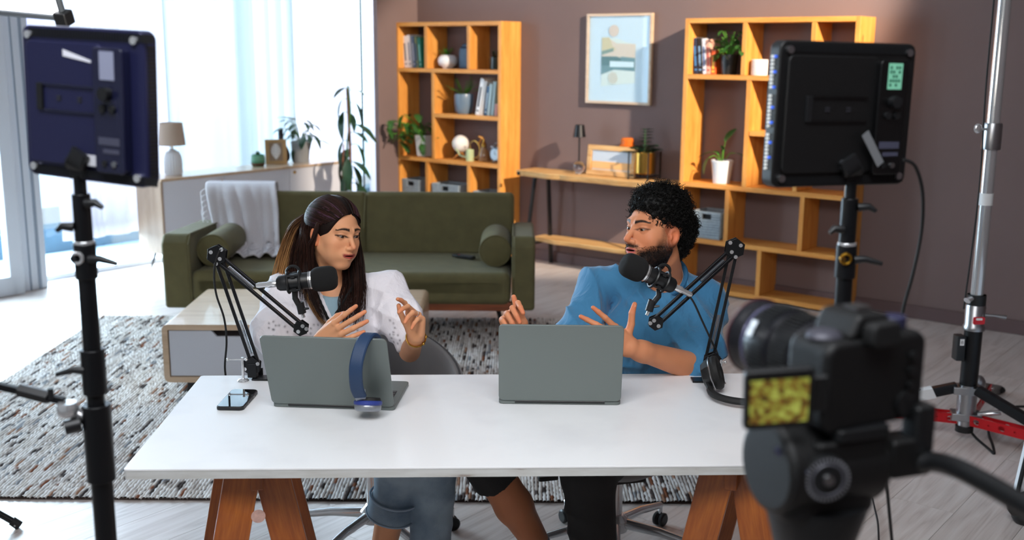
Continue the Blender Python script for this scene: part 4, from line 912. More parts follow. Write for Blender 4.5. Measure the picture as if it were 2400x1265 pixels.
# ================================================================ LED LIGHT PANELS ON STANDS
PBS=[(mat('panel_black_satin','#060607',.5),mat('panel_black_gloss','#040405',.35)),(mat('panel_sheen_violet','#24264a',.33,metal=.3),mat('panel_sheen_violet_gloss','#181a33',.25))]  # violet of the left panel is a reflected sheen put into its colour
def led_panel(c,yaw,roll,label,left):
    pb,pb2=PBS[1 if left else 0]
    t=thing('video_light',label,'video light',c,rot=(Matrix.Rotation(-yaw,3,'Z')@Matrix.Rotation(roll,3,'Y')).to_euler())
    w,h,d=(.262 if left else .29),.250,.030
    MB().rbox((0,0,0),(w,d,h),.016,5,axis='y').build('housing',pb,t,bevel=.004)
    b=MB(); 
    for z in (h/2-.012,-h/2+.012):
        for k in range(46): b.box((-w/2+.02+k*.0058,-d/2-.001,z),(.0028,.003,.014))
    for k in range(34): b.box((w/2+.0005,0,-h/2+.02+k*.0062),(.003,.018,.003))
    b.build('cooling_fins',M_['black'],t)
    MB().rbox((-.035,-d/2-.003,0),(w-.10,.008,h-.05),.01,4,axis='y').build('rear_cover',pb,t,bevel=.002)
    for sx in(-1,1):
        for sz in(-1,1): MB().cyl((sx*(w/2-.018),-d/2-.006,sz*(h/2-.016)),(sx*(w/2-.018),-d/2+.002,sz*(h/2-.016)),.0065,n=14).build('corner_screw',M_['chrome'] if left else M_['steel'],t,smooth=True)
    # control module
    cmx=w/2-.060
    m=MB().rbox((cmx,-d/2-.010,-.004),(.062,.018,.200),.008,4,axis='y').build('control_unit',pb2,t,bevel=.002)
    scr=mat('lcd_grey','#8f93aa',.3) if left else mat('lcd_green','#6fae92',.3,emit=.35)
    s_=MB().box((cmx,-d/2-.0196,.068),(.030,.001,.045)).build('display',scr,m)
    if not left:
        b=MB(); 
        for i,(rw) in enumerate(('1011','1101','0110','1111','1010')):
            for j,ch in enumerate(rw):
                if ch=='1': b.box((cmx-.010+j*.0062,-d/2-.0203,.083-i*.0075),(.0042,.0006,.0048))
        b.build('display_readout',mat('lcd_ink','#275a47',.5,emit=.25),m)
    MB().cyl((cmx,-d/2-.032,.024),(cmx,-d/2-.018,.024),.0105,n=20).build('dial_knob',M_['black'],m,smooth=True)
    for sx in(-1,1): MB().cyl((cmx+sx*.010,-d/2-.024,.0),(cmx+sx*.010,-d/2-.018,.0),.0065,n=14).build('button',M_['black'],m,smooth=True)
    MB().box((cmx,-d/2-.0195,-.052),(.044,.0006,.012)).box((cmx+.004,-d/2-.0195,-.068),(.034,.0006,.007)).build('printed_label',mat('faint_print','#454658',.5),m)
    for k in range(2): MB().cyl((cmx-.010+k*.02,-d/2-.022,-.088),(cmx-.010+k*.02,-d/2-.018,-.088),.005,n=12).build('socket',M_['steel'] if k else M_['black'],m)
    # battery plate
    MB().box((-.085,-d/2-.009,.010),(.012,.006,.044)).build('battery_slot',M_['black'],t,bevel=.001)
    MB().box((-.02,-d/2-.0085,.031),(.115,.004,.004)).box((-.02,-d/2-.0085,-.011),(.115,.004,.004)).build('battery_rail',pb2,t)
    for k in range(2): MB().box((-.045+k*.045,-d/2-.0078,.012),(.009,.002,.003)).box((-.045+k*.045,-d/2-.0078,.007),(.009,.002,.003)).build('contact',mat('contact_grey','#3a3a40',.4,metal=.4),t)
    if left:
        MB().add([(-.032,-d/2-.0085,.078),(.028,-d/2-.0085,.070),(.028,-d/2-.0085,.074),(-.032,-d/2-.0085,.089)],[(0,1,2,3)]).build('white_tape',mat('white_tape','#e6e6f0',.4),t)
        MB().rbox((.012,-d/2-.008,-.088),(.042,.001,.018),.003,3,axis='y').build('sticker',mat('pale_sticker','#d8d8df',.5),t)
    else:
        MB().rbox((.012,-d/2-.008,-.086),(.042,.001,.016),.003,3,axis='y').build('sticker',mat('dim_sticker','#4a4b50',.5),t)
        MB().box((0,0,0),(.016,.001,.068)).build('rating_label',mat('grey_label','#77797c',.4),t,loc=(.048,-d/2-.022,-.058),rot=(0,-.62,0))
        b1=MB();b2=MB()
        for g in range(3):
            for k in range(9 if g<2 else 10):
                z=h/2-.028-g*.066-k*.0064; b1.cyl((-w/2-.004,.002,z),(-w/2+.001,.002,z),.0022,n=8)
                if (k*7+g*3)%4==0: b2.cyl((-w/2-.004,-.006,z),(-w/2+.001,-.006,z),.0022,n=8)
        x_=b1.build('led_bead_and_glint',mat('white_led','#cfd0cc',.3,emit=.35),t); y_=b2.build('led_bead_and_glint',mat('blue_reflection_glow','#2d5bd8',.3,emit=.6),t); x_['kind']='stuff'; y_['kind']='stuff'  # blue beads put a blue reflection beside the LEDs as glowing colour
    MB().box((0,d/2+.001,0),(w-.03,.002,h-.03)).build('diffuser',mat('led_diffuser','#fff3e4',.5,emit=22 if left else 16),t)
    return t
def stand(px_top,Y,label,zt,left):
    x=px_top; t=thing('light_stand',label,'light stand',(x,Y,0)); B_=M_['blackm']; R0=.0125
    def seg(z0,z1,r,nm,m=B_,n=20): return MB().cyl((0,0,z0),(0,0,z1),r,n=n).build(nm,m,t,smooth=True,bevel=.001)
    seg(.10,zt-.46,.0185,'lower_tube'); seg(zt-.54,zt-.40,.0245,'clamp_collar'); seg(zt-.47,zt-.14,.0150,'middle_tube'); seg(zt-.38,zt-.30,.0205,'clamp_collar')
    seg(zt-.175,zt-.115,.0185,'clamp_collar'); seg(zt-.118,zt-.110,.0172,'ring',M_['chrome']); seg(zt-.112,zt-.03,.0150,'spigot_sleeve'); seg(zt-.03,zt+.0,.0105,'spigot')
    def lever(z,s,L=.03):
        MB().tube([(s*.012,-.012,z),(s*.030,-.016,z+.002),(s*(.03+L),-.018,z-.006)],[.008,.0065,.004],10).build('lever',M_['black'],t,smooth=True)
    lever(zt-.140,1); lever(zt-.335,-1,.028); lever(zt-.045,1,.012); lever(zt-.085,-1,.008)
    MB().torus((-.006,-.020,zt-.137),.0088,.003,20,8,rot=Matrix.Rotation(PI/2,3,'X')).build('knob_ring',M_['chrome'] if left else mat('brass_screw','#b98a2e',.3,metal=1),t,smooth=True)
    MB().cyl((-.012,-.014,zt-.137),(-.012,-.024,zt-.137),.005,n=12).build('screw',M_['black'] if left else M_['gold'],t,smooth=True)
    for k in range(3):
        a=PI/2+k*2*PI/3+.35; p=V((math.cos(a),math.sin(a),0))
        MB().tube([p*.02+V((0,0,.42)),p*.46+V((0,0,.012))],.009,8).build('leg',B_,t,smooth=True); MB().tube([p*.02+V((0,0,.17)),p*.24+V((0,0,.215))],.006,6).build('brace',B_,t); MB().sph(p*.46+V((0,0,.014)),.014,10,8).build('rubber_foot',M_['rubber'],t,smooth=True)
    return t
YL,YR=1.80,1.92
cL=at(212,246,YL); led_panel(cL,math.radians(24),math.radians(2.5),'back of the light panel at the left with blue sheen painted in, foreground',True)
bL=at(186,412,YL); pl_=stand(bL.x,YL,'black telescopic stand carrying the left light panel',bL.z,True)
cR=at(1968,268,YR); led_panel(cR,math.radians(-22),math.radians(1.0),'black light panel with lit green display, right foreground',False)
bR=at(1995,425,YR); stand(bR.x,YR,'black telescopic stand carrying the right light panel',bR.z,False)
def yoke(c,b,yaw,label):
    t=thing('tilt_bracket',label,'bracket',b); 
    f=V((math.sin(yaw),math.cos(yaw),0)); r=V((math.cos(yaw),-math.sin(yaw),0)); q=V(c)-V(b); q=V((0,0,q.z)); base=V((0,0,.0))
    up=V(c)-f*.022+V((0,0,-.075))-V(b)
    P=catmull([V((0,0,-.005)),V((0,0,.02)),up*.5+V((0,0,-.0))-f*.012,up-f*.006],5)
    ribbon(P,.036,.014,M_['black'],'arm',t,side=r); MB().sph(up-f*.000+V((0,0,-.01)),.009,14,10).build('tilt_knob',M_['black'],t,smooth=True)
yoke(cL,bL,math.radians(24),'curved black bracket holding the left light panel'); yoke(cR,bR,math.radians(-22),'curved black bracket holding the right light panel')
tag(MB().tube(catmull([at(2118,374,YR-.03),at(2145,390,YR-.02),at(2162,450,YR),at(2160,540,YR+.04),at(2140,640,YR+.05),at(2118,720,YR+.06),at(2105,800,YR+.06),at(2090,900,YR+.05),at(2070,1020,YR),V((.80,1.95,.4)),V((.78,1.98,.01))],6),.0032,8).build('cable',M_['rubber'],smooth=True),'thin black power cable hanging from the right light panel','cable')
# ---- boom joining the left stand
jl=at(168,955,YL)
t=thing('boom_arm','flat black boom with chrome joint clamped to the left light stand','boom',jl); J=V(jl)
P0=V((0,0,0)); P1=at(-260,845,YL+.05)-J
MB().tube([P0+V((-.012,0,.012)),P1],.0085,4).build('boom_bar',M_['blackm'],t,bevel=.001)
MB().tube([P0+(P1*.12)+V((0,0,.008)),P0+P1*.28+V((0,0,.008))],.0125,6).build('grip',M_['black'],t,bevel=.001)
MB().cyl(P1*.1+V((.002,-.01,.01)),P1*.1+V((.002,-.01,.03)),.005,n=10).build('knob',M_['black'],t)
MB().lathe([(0,-.012),(.016,-.012),(.019,-.006),(.019,.006),(.016,.012),(0,.012)],20,Matrix.Translation(P0+V((-.004,-.006,0)))).build('joint',M_['chrome'],t,smooth=True)
MB().tube([P0+V((.0,-.004,-.004)),P0+V((.018,0,-.018)),P0+V((.030,.0,-.022))],[.011,.012,.012],12).build('clamp',M_['steel'],t,smooth=True); MB().cyl(P0+V((-.006,-.02,-.03)),P0+V((.018,-.01,-.026)),.013,n=14).build('clamp_knob',M_['black'],t,smooth=True)
f0=atz(38,1238,0); 
t=thing('tripod','end of a black tripod leg on the floor at lower left','tripod leg',(f0.x,f0.y,0))
MB().tube([(0,0,.022),(-.42,-.10,.36)],.012,10).build('leg_tube',M_['blackm'],t,smooth=True); MB().tube([(-.012,-.003,.032),(.012,.003,.009)],[.0165,.017],12).build('rubber_foot',M_['rubber'],t,smooth=True); MB().cyl((.004,-.018,.018),(.004,-.012,.018),.004,n=8).build('rivet',M_['steel'],t)
# ================================================================ C-STAND (chrome wind-up stand with red braces)
cs=atz(2259,1012,0.03); CX,CY=cs.x,cs.y
t=thing('c_stand','tall chrome stand with black base, red perforated braces and white tape','light stand',(CX,CY,0)); t.scale=(1.32,1.32,1)
def zt_(y,x=2290): return at(x,y,CY).z
def cseg(z0,z1,r,nm,m,n=24): return MB().cyl((0,0,z0),(0,0,z1),r,n=n).build(nm,m,t,smooth=True)
cseg(.26,zt_(720),.0300,'base_tube',M_['blackm']); cseg(zt_(722),2.75,.0215,'chrome_tube',M_['chrome'])
c1=MB().lathe([(.0,zt_(772)),(.036,zt_(772)),(.037,zt_(764)),(.033,zt_(760)),(.034,zt_(716)),(.030,zt_(712)),(.030,zt_(690)),(0,zt_(690))],24).build('clamp_collar',M_['steel'],t,smooth=True)
cseg(zt_(716),zt_(690),.0315,'black_sleeve',M_['black'])
MB().rbox((0,-.0345,(zt_(735)+zt_(756))/2),(.040,.003,.034),.006,3,axis='y').build('red_badge',mat('red_badge','#c3202c',.5),t)
MB().rbox((0,-.0362,zt_(742)),(.022,.001,.010),.003,3,axis='y').build('badge_print',mat('badge_white','#e4e4e4',.5),t)
MB().tube([(.02,-.03,zt_(733)),(.05,-.04,zt_(733)),(.085,-.045,zt_(736))],[.008,.006,.010],10).build('clamp_handle',M_['steel'],t,smooth=True)
MB().tube([(-.025,-.02,zt_(696)),(-.045,-.03,zt_(700))],[.010,.014],10).build('t_handle',M_['chrome'],t,smooth=True)
MB().lathe([(.0215,zt_(350)),(.030,zt_(350)),(.031,zt_(345)),(.030,zt_(292)),(.028,zt_(288)),(.0215,zt_(288))],24).build('clamp_collar',M_['steel'],t,smooth=True)
MB().tube([(-.02,-.01,zt_(302)),(-.045,-.02,zt_(302))],.006,8).sph((-.058,-.022,zt_(300)),(.014,.006,.022),12,8).build('t_handle',M_['chrome'],t,smooth=True)
MB().cyl((0,0,zt_(480,2311)),(0,0,zt_(452,2311)),.0222,n=24).build('white_tape',mat('white_cloth_tape','#dcdcdc',.7),t,smooth=True)
MB().rbox((-.045,0,(zt_(785,2260)+zt_(842,2260))/2),(.030,.045,.115),.005,3).build('power_box',M_['black'],t,bevel=.003); MB().box((-.045,-.0235,zt_(798,2258)),(.014,.001,.03)).build('box_label',mat('white_label','#e5e5e5',.6),t); MB().torus((-.045,-.0242,zt_(798,2258)+.0035),.003,.0008,14,5,rot=Matrix.Rotation(PI/2,3,'X')).torus((-.045,-.0242,zt_(798,2258)-.003),.0033,.0008,14,5,rot=Matrix.Rotation(PI/2,3,'X')).build('label_number',M_['black'],t)
cseg(.095,.26,.033,'hub',M_['steel']); cseg(.06,.10,.024,'lower_hub',M_['steel']); cseg(.035,.062,.030,'rubber_end',M_['rubber'])
def flange(z,rr): 
    MB().rbox((0,0,z),(.10,.065,.035),.006,3,M=Matrix.Rotation(-.25,4,'Z')).build('bracket_plate',M_['steel'],t,bevel=.003)
flange(.235,0); flange(.11,0)
tgt=[atz(1990,1010,0),atz(2440,1085,0),atz(2330,930,0)]
for k,q in enumerate(tgt):
    d=(V((q.x-CX,q.y-CY,0))).normalized(); L=.62
    a=V((0,0,.245))+d*.035; b=d*L+V((0,0,.02)); MX=along(a,b); l_=(b-a).length
    o=MB().rbox((0,0,l_/2),(.030,.045,l_),.006,3).build('leg',M_['blackm'],t,bevel=.002); o.matrix_local=MX
    MB().sph(b,(.03,.03,.02),12,8).build('rubber_foot',M_['rubber'],t,smooth=True)
    # perforated red brace: plate with real holes
    a2=V((0,0,.10))+d*.03; b2=a+(b-a)*.55; Lb=(b2-a2).length; bmesh_holes=7 if k!=2 else 5
    vs=[];fs=[];wd_=.046;n=16; cell=Lb/bmesh_holes
    for hI in range(bmesh_holes):
        cx=(hI+.5)*cell; ring=[];outer=[]; r_=.0125 if hI%2==0 else .0045
        rect=[(1,-1+k_/2) for k_ in range(4)]+[(1-k_/2,1) for k_ in range(4)]+[(-1,1-k_/2) for k_ in range(4)]+[(-1+k_/2,-1) for k_ in range(4)]
        for (ru,rv) in rect:
            pu,pv=ru*cell/2,rv*wd_/2; an=math.atan2(pv,pu); ring.append((cx+r_*math.cos(an),r_*math.sin(an))); outer.append((cx+pu,pv))
        for th_ in (-.0025,.0025):
            o0=len(vs); vs+=[(th_,y_,z_) for z_,y_ in ring]+[(th_,y_,z_) for z_,y_ in outer]
            for i in range(n): j=(i+1)%n; fs.append((o0+i,o0+j,o0+n+j,o0+n+i))
        b0=len(vs)-4*n
        for i in range(n): j=(i+1)%n; fs.append((b0+i,b0+j,b0+2*n+j,b0+2*n+i)); fs.append((b0+n+i,b0+n+j,b0+3*n+j,b0+3*n+i))
    zz=(b2-a2).normalized(); xx=zz.cross(V((0,0,1))).normalized(); yy=zz.cross(xx)
    for s in(-1,1): MB().add(vs,fs,basis(xx,yy,zz,a2+xx*.018*s)).build('brace',M_['red'],t)
    MB().cyl(b2-xx*.026,b2+xx*.026,.008,n=10).build('brace_bolt',M_['steel'],t,smooth=True)
    if k==0:
        tn=MB()
        for yy_ in (-1,1):
            tn.box((0,yy_*.0241,.018),(.018,.001,.0035)); tn.torus((0,yy_*.0241,-.008),.0075,.0017,18,5,rot=Matrix.Rotation(PI/2,3,'X'))
        tn.build('tape_number',M_['black'],t).matrix_local=along(a+(b-a)*.22,b)
        MB().box((0,0,0),(.032,.0475,.11)).build('white_tape',mat('tape_with_numbers','#d9d9d9',.6),t).matrix_local=along(a+(b-a)*.22,b)
MB().sph((.055,.05,.24),(.028,.022,.045),12,8).build('lock_knob',M_['steel'],t,smooth=True); MB().tube([(.03,-.03,.13),(.065,-.05,.145),(.095,-.055,.15)],[.008,.014,.012],10).build('lever',M_['chrome'],t,smooth=True)
pts=[(CX-.02+.028*0,CY-.03,2.7),(CX-.035,CY-.02,2.0),(CX-.030,CY-.03,1.55),(CX-.045,CY-.03,1.1),(CX-.05,CY-.02,.75)]
tag(MB().tube(catmull([(CX-.06,CY,2.75),(CX-.052,CY-.01,2.1),(CX-.055,CY-.02,1.6),(CX-.045,CY-.025,1.15),(CX-.062,CY-.02,.62)],6),.004,8).build('cable',M_['rubber'],smooth=True),'black cable running up along the tall chrome stand','cable')
tag(MB().tube(catmull([V((CX+.03,CY-.02,.03)),atz(2292,1030,.006),atz(2318,1052,.006),atz(2330,1062,.006),atz(2326,1040,.006),atz(2318,1020,.006),atz(2316,1000,.01)],6),.006,8).build('cable',M_['rubber'],smooth=True),'thick black cable looping on the floor at the foot of the chrome stand','cable')
tag(MB().tube(catmull([atz(2460,955,.006),atz(2400,952,.006),atz(2362,955,.006),atz(2358,965,.006),atz(2380,978,.006),atz(2420,990,.006)],6),.006,8).build('cable',M_['rubber'],smooth=True),'black cable loop on the floor at the right edge','cable')
tag(MB().tube(catmull([atz(2030,1105,.006),atz(2040,1150,.006),atz(2050,1190,.006),atz(2058,1230,.006),atz(2060,1300,.006)],6),.0035,8).build('cable',M_['rubber'],smooth=True),'thin dark cable on the floor right of the tripod head','cable')
tag(MB().tube(catmull([V((.9,3.38,.6)),at(1646,1120,3.5),at(1645,1160,3.6),atz(1655,1180,.03),atz(1668,1172,.03)],6),.004,8).build('cable',M_['rubber'],smooth=True),'dark cable hanging behind the right trestle','cable')
# ================================================================ SOFTBOXES
def softbox(name,label,M,w,h,d,e,par=None):
    t=thing(name,label,'softbox',M.translation,rot=M.to_euler()); 
    em=mat('softbox_fabric','#f4f6fb',.8,emit=e)
    MB().box((0,0,0),(w,h,.004)).build('diffuser',em,t)
    bk_=M_['black']; b=MB()
    vs=[(-w/2,-h/2,0),(w/2,-h/2,0),(w/2,h/2,0),(-w/2,h/2,0),(-.08,-.08,d),(.08,-.08,d),(.08,.08,d),(-.08,.08,d)]
    b.add(vs,[(0,1,5,4),(1,2,6,5),(2,3,7,6),(3,0,4,7),(4,5,6,7)]).build('shell',bk_,t)
    r=.009
    MB().tube([(-w/2,-h/2,0),(w/2,-h/2,0),(w/2,h/2,0),(-w/2,h/2,0),(-w/2,-h/2,0)],r,6).build('rim',mat('dark_grey_rim','#4b5157',.7),t)
    for sx in(-1,1):
        for sy in(-1,1): MB().box((sx*w/2,sy*h/2,.0),(.03,.03,.03)).build('corner_pocket',bk_,t,bevel=.004)
    return t
# overhead softbox, its lower right corner just in frame at top left
c0=at(150,42,2.3); xx=(c0-at(-330,-2,2.45)).normalized(); yy=V((.0,-.42,.9)); yy=(yy-xx*yy.dot(xx)).normalized()
M=basis(xx,yy,xx.cross(yy),c0-xx*.45+yy*.30)
softbox('softbox','white overhead softbox with dark rim, cut off at the top left corner',M,.90,.60,-.35,3.2)
p_=at(2372,1135,3.85); 
t=thing('floor_reflector','white softbox panel standing on the floor at the right edge','softbox',(p_.x,p_.y,0),rot=(0,math.radians(9),math.radians(18)))
MB().rbox((.42,.0,.42),(.84,.03,.70),.02,3,axis='y').build('diffuser',mat('dull_white_fabric','#dfe4ea',.8),t,bevel=.004)
MB().tube([(0,-.012,.08),(0,-.012,.77),(.84,-.012,.77)],.009,6).build('rim',M_['black'],t)
MB().tube([(.05,-.02,.10),(.06,-.02,.4),(.09,-.02,.76)],.0035,6).build('yellow_seam',mat('ochre_seam','#b08a3a',.7),t)
MB().sph((.14,-.02,.07),(.18,.06,.075),16,10).sph((.05,-.03,.04),(.06,.05,.05),12,8).build('black_skirt',M_['black'],t,smooth=True); MB().box((.02,-.075,.03),(.035,.004,.015)).build('white_tag',M_['ceramic'],t)
# ================================================================ DSLR ON FLUID HEAD
YC=1.25; dc=at(2006,874,YC); yaw=math.radians(27)
t=thing('camera','black camera with flip-out screen on a tripod, right foreground','camera',dc,yaw); t.scale=(1.13,1.13,1.13)
cb=mat('camera_body_black','#050506',.55,bmp=.2,bs=900)
MB().rbox((0,0,-.002),(.140,.062,.098),.016,5,axis='y').build('body',cb,t,bevel=.008)
MB().rbox((.050,.022,-.004),(.040,.080,.090),.014,5).build('grip',M_['rubber'],t,bevel=.010)
hp=[(-.034,.045),(.030,.045),(.022,.070),(-.020,.072)]
MB().prism(hp,.058,Matrix.Translation((-.006,.002,0))).build('viewfinder_hump',cb,t,bevel=.007)
MB().rbox((-.004,-.036,.052),(.040,.018,.026),.008,4,axis='y').build('eyecup',M_['rubber'],t,bevel=.004)
MB().box((-.005,.0,.0735),(.020,.020,.003)).build('hot_shoe',M_['steel'],t)
MB().cyl((.048,-.0,.046),(.048,-.0,.058),.014,n=24).build('mode_dial',mat('blueish_plastic','#2a2c4a',.35),t,smooth=True,bevel=.001)
MB().cyl((.050,.040,.044),(.050,.043,.052),.008,n=16).build('shutter_button',M_['steel'],t,smooth=True)
MB().sph((-.048,.0,.047),(.020,.018,.008),14,8).build('strap_lug_cap',mat('worn_silver','#4a4953',.45,metal=.3),t,smooth=True)
for k in range(4): MB().cyl((.046,-.032,.022-k*.016),(.046,-.036,.022-k*.016),.005,n=12).build('button',M_['black'],t,smooth=True)
MB().cyl((.042,-.031,-.030),(.042,-.035,-.030),.014,n=24).build('control_dial',M_['black'],t,smooth=True)
ML=basis((1,0,0),(0,0,1),(0,-1,0),(-.004,0,.004)); ML=Matrix.Translation((-.006,.030,.004))@Matrix.Rotation(-PI/2,4,'X')
lz=mat('lens_barrel','#131319',.3)
MB().lathe([(0,0),(.036,0),(.038,.012),(.038,.020),(.041,.024),(.041,.060),(.0435,.062),(.0435,.095),(.042,.098),(.042,.112),(.044,.115),(.044,.128),(.040,.130),(.038,.120),(.012,.112),(0,.112)],40,ML).build('lens',lz,t,smooth=True)
for (z0,z1,r) in ((.028,.056,.0425),(.066,.092,.0450)):
    b=MB()
    for k in range(48): a=2*PI*k/48; b.box((0,0,0),(.003,.0018,z1-z0),ML@Matrix.Translation((r*math.cos(a),r*math.sin(a),(z0+z1)/2))@Matrix.Rotation(a,4,'Z'))
    b.build('grip_ring',M_['rubber'],t)
MB().torus((0,0,.126),.0443,.0014,40,6,M=ML).build('red_ring',mat('dark_red_ring','#4a1622',.4),t,smooth=True)
MB().lathe([(.0415,.1),(.0425,.1),(.0425,.104),(.0415,.104)],40,ML).build('shine_ring',mat('violet_grey_band','#5a5874',.25,metal=.3),t,smooth=True)
MB().box((0,0,0),(.010,.020,.002),ML@Matrix.Rotation(math.radians(-150),4,'Z')@Matrix.Translation((.0455,0,.088))@Matrix.Rotation(PI/2,4,'Y')).build('window_mark',mat('white_window','#d9e2ea',.3),t,bevel=.001)
# flip out screen
Q=[at(1722,868,1.165),at(1893,860,1.165),at(1926,990,1.185),at(1752,1006,1.185)]
cQ=(Q[0]+Q[1]+Q[2]+Q[3])/4; ux=((Q[1]-Q[0])+(Q[2]-Q[3])).normalized(); uz=((Q[0]-Q[3])+(Q[1]-Q[2])).normalized(); uy=uz.cross(ux).normalized(); uz=ux.cross(uy)
Wv=(Q[1]-Q[0]).length*.97; Hv=(Q[0]-Q[3]).length*.95
tm=Matrix.LocRotScale(t.location,t.rotation_euler,t.scale); SM=tm.inverted()@basis(ux,uy,uz,cQ)
sc=MB().rbox((0,0,0),(Wv,.010,Hv),.006,4,M=SM,axis='y').build('screen_housing',M_['black'],t,bevel=.002)
sgn=-1 if uy.y>0 else 1
m,tt,b=nt('camera_screen_image'); tc=N(tt,'ShaderNodeTexCoord'); sx=N(tt,'ShaderNodeSeparateXYZ'); tt.links.new(tc.outputs['Generated'],sx.inputs[0])
n=N(tt,'ShaderNodeTexNoise'); n.inputs['Scale'].default_value=7; n.inputs['Detail'].default_value=4; tt.links.new(tc.outputs['Generated'],n.inputs[0]); c_=ramp(tt,n.outputs[0],[(.34,'#2c2a12'),(.44,'#7a5320'),(.52,'#8a8a34'),(.68,'#b3bb58')])
b.inputs['Base Color'].default_value=(0,0,0,1); tt.links.new(c_,b.inputs['Emission Color']); b.inputs['Emission Strength'].default_value=.62; b.inputs['Roughness'].default_value=.3
MB().box((0,sgn*.0056,-.001),(Wv*.84,.0008,Hv*.74),M=SM).build('screen_image',m,sc)
MB().box((Wv/2+.008,.004,0),(.018,.008,Hv*.6),M=SM).build('screen_hinge',M_['black'],t,bevel=.002)
# ---- fluid head and tripod
hc=at(1918,1075,YC); t=thing('tripod','black video tripod with fluid head, silver drag dial and pan handle','tripod',(hc.x,hc.y,0),math.radians(20)); hz=hc.z
MB().rbox((.02,.0,dc.z-.058-.002),(.075,.12,.014),.008,4).build('quick_release_plate',M_['black'],t,bevel=.002)
MB().rbox((.01,0,hz+.027),(.105,.11,.030),.012,4).build('plate_clamp',cb,t,bevel=.005)
MB().tube([(-.075,0,hz),(.068,0,hz)],.058,32).build('tilt_drum',cb,t,smooth=True,bevel=.008)
MB().rbox((-.002,0,hz-.035),(.13,.095,.06),.03,5).build('head_body',cb,t,bevel=.012)
MB().lathe([(0,hz-.14),(.040,hz-.14),(.046,hz-.12),(.062,hz-.06),(.062,hz-.05),(0,hz-.05)],30).build('pan_base',M_['black'],t,smooth=True)
MB().lathe([(0,hz-.21),(.050,hz-.21),(.052,hz-.15),(.046,hz-.14),(0,hz-.14)],30).build('bowl',M_['black'],t,smooth=True)
DM=Matrix.Translation((-.03,-.054,hz+.002))@Matrix.Rotation(PI/2,4,'X')@Matrix.Rotation(-.25,4,'Y')
dd=MB().lathe([(0,0),(.028,0),(.028,.008),(.022,.011),(0,.011)],32,DM).build('drag_dial',M_['black'],t,smooth=True)
b=MB()
for k in range(36): a=2*PI*k/36; b.box((0,0,0),(.004,.0014,.0014),DM@Matrix.Rotation(a,4,'Z')@Matrix.Translation((.0245,0,.010)))
b.build('dial_marks',mat('dial_silver','#9d9da4',.4,metal=.4),dd); MB().torus((0,0,.0105),.019,.0016,30,6,M=DM).build('dial_ring',mat('dial_ring','#6b6b74',.35,metal=.5),dd,smooth=True); MB().lathe([(0,.010),(.007,.010),(.006,.015),(0,.015)],16,DM).build('dial_centre',M_['steel'],dd,smooth=True)
MB().tube([(-.075,-.02,hz+.03),(-.055,-.055,hz+.01)],[.006,.004],8).build('lock_lever',mat('bluish_lever','#30334f',.35),t,smooth=True)
tmI=Matrix.LocRotScale(t.location,t.rotation_euler,None).inverted(); L_=lambda x,y,Y: tmI@at(x,y,Y)
MB().rbox(L_(2115,1062,1.25),(.062,.04,.050),.008,4,axis='y').build('handle_rosette',cb,t,bevel=.006); MB().rbox(L_(2152,1000,1.25),(.030,.03,.060),.006,4).build('handle_post',M_['black'],t,bevel=.004)
MB().tube([L_(2040,1060,1.25),L_(2110,1062,1.25)],.016,12).build('axle',M_['black'],t,smooth=True)
MB().tube(catmull([L_(2130,1085,1.25),L_(2190,1082,1.23),L_(2250,1100,1.19),L_(2330,1142,1.14),L_(2420,1195,1.08),L_(2500,1240,1.02)],5),.0125,14).build('pan_handle',M_['black'],t,smooth=True)
for k in range(3):
    a=PI/2+k*2*PI/3; p=V((math.cos(a),math.sin(a),0)); MB().tube([p*.035+V((0,0,hz-.20)),p*.42+V((0,0,.015))],.016,12).build('leg',M_['blackm'],t,smooth=True); MB().sph(p*.42+V((0,0,.018)),.019,10,8).build('rubber_foot',M_['rubber'],t,smooth=True)
MB().cyl((0,0,hz-.30),(0,0,hz-.2),.035,n=24).build('spider',M_['black'],t,smooth=True)
# ================================================================ PEOPLE: implicit-surface modelling tools
f32=np.float32
def nv(p): return np.array([p[0],p[1],p[2]],dtype=f32)
def smin(a,b,k): h=np.clip(.5+.5*(b-a)/k,0,1); return b+(a-b)*h-k*h*(1-h)
def smax(a,b,k): return -smin(-a,-b,k)
def ell(P,c,r,R=None):
    q=P-nv(c)
    if R is not None: q=q@R
    r=nv(r); k0=np.sqrt(((q/r)**2).sum(-1)); k1=np.sqrt(((q/(r*r))**2).sum(-1))+1e-9; return k0*(k0-1)/k1
def cap(P,a,b,r1,r2):
    a,b=nv(a),nv(b); ba=b-a; q=P-a; t=np.clip((q@ba)/max(float(ba@ba),1e-12),0,1); d=q-t[...,None]*ba; return np.sqrt((d*d).sum(-1))-(r1+(r2-r1)*t)
def capf(P,a,b,r1,r2,ax,s):   # flattened capsule: distance along axis ax scaled by s
    a,b,ax=nv(a),nv(b),nv(ax); ba=b-a; q=P-a; t=np.clip((q@ba)/max(float(ba@ba),1e-12),0,1); d=q-t[...,None]*ba; w=(d@ax); d=d+(w*(s-1))[...,None]*ax; return np.sqrt((d*d).sum(-1))-(r1+(r2-r1)*t)
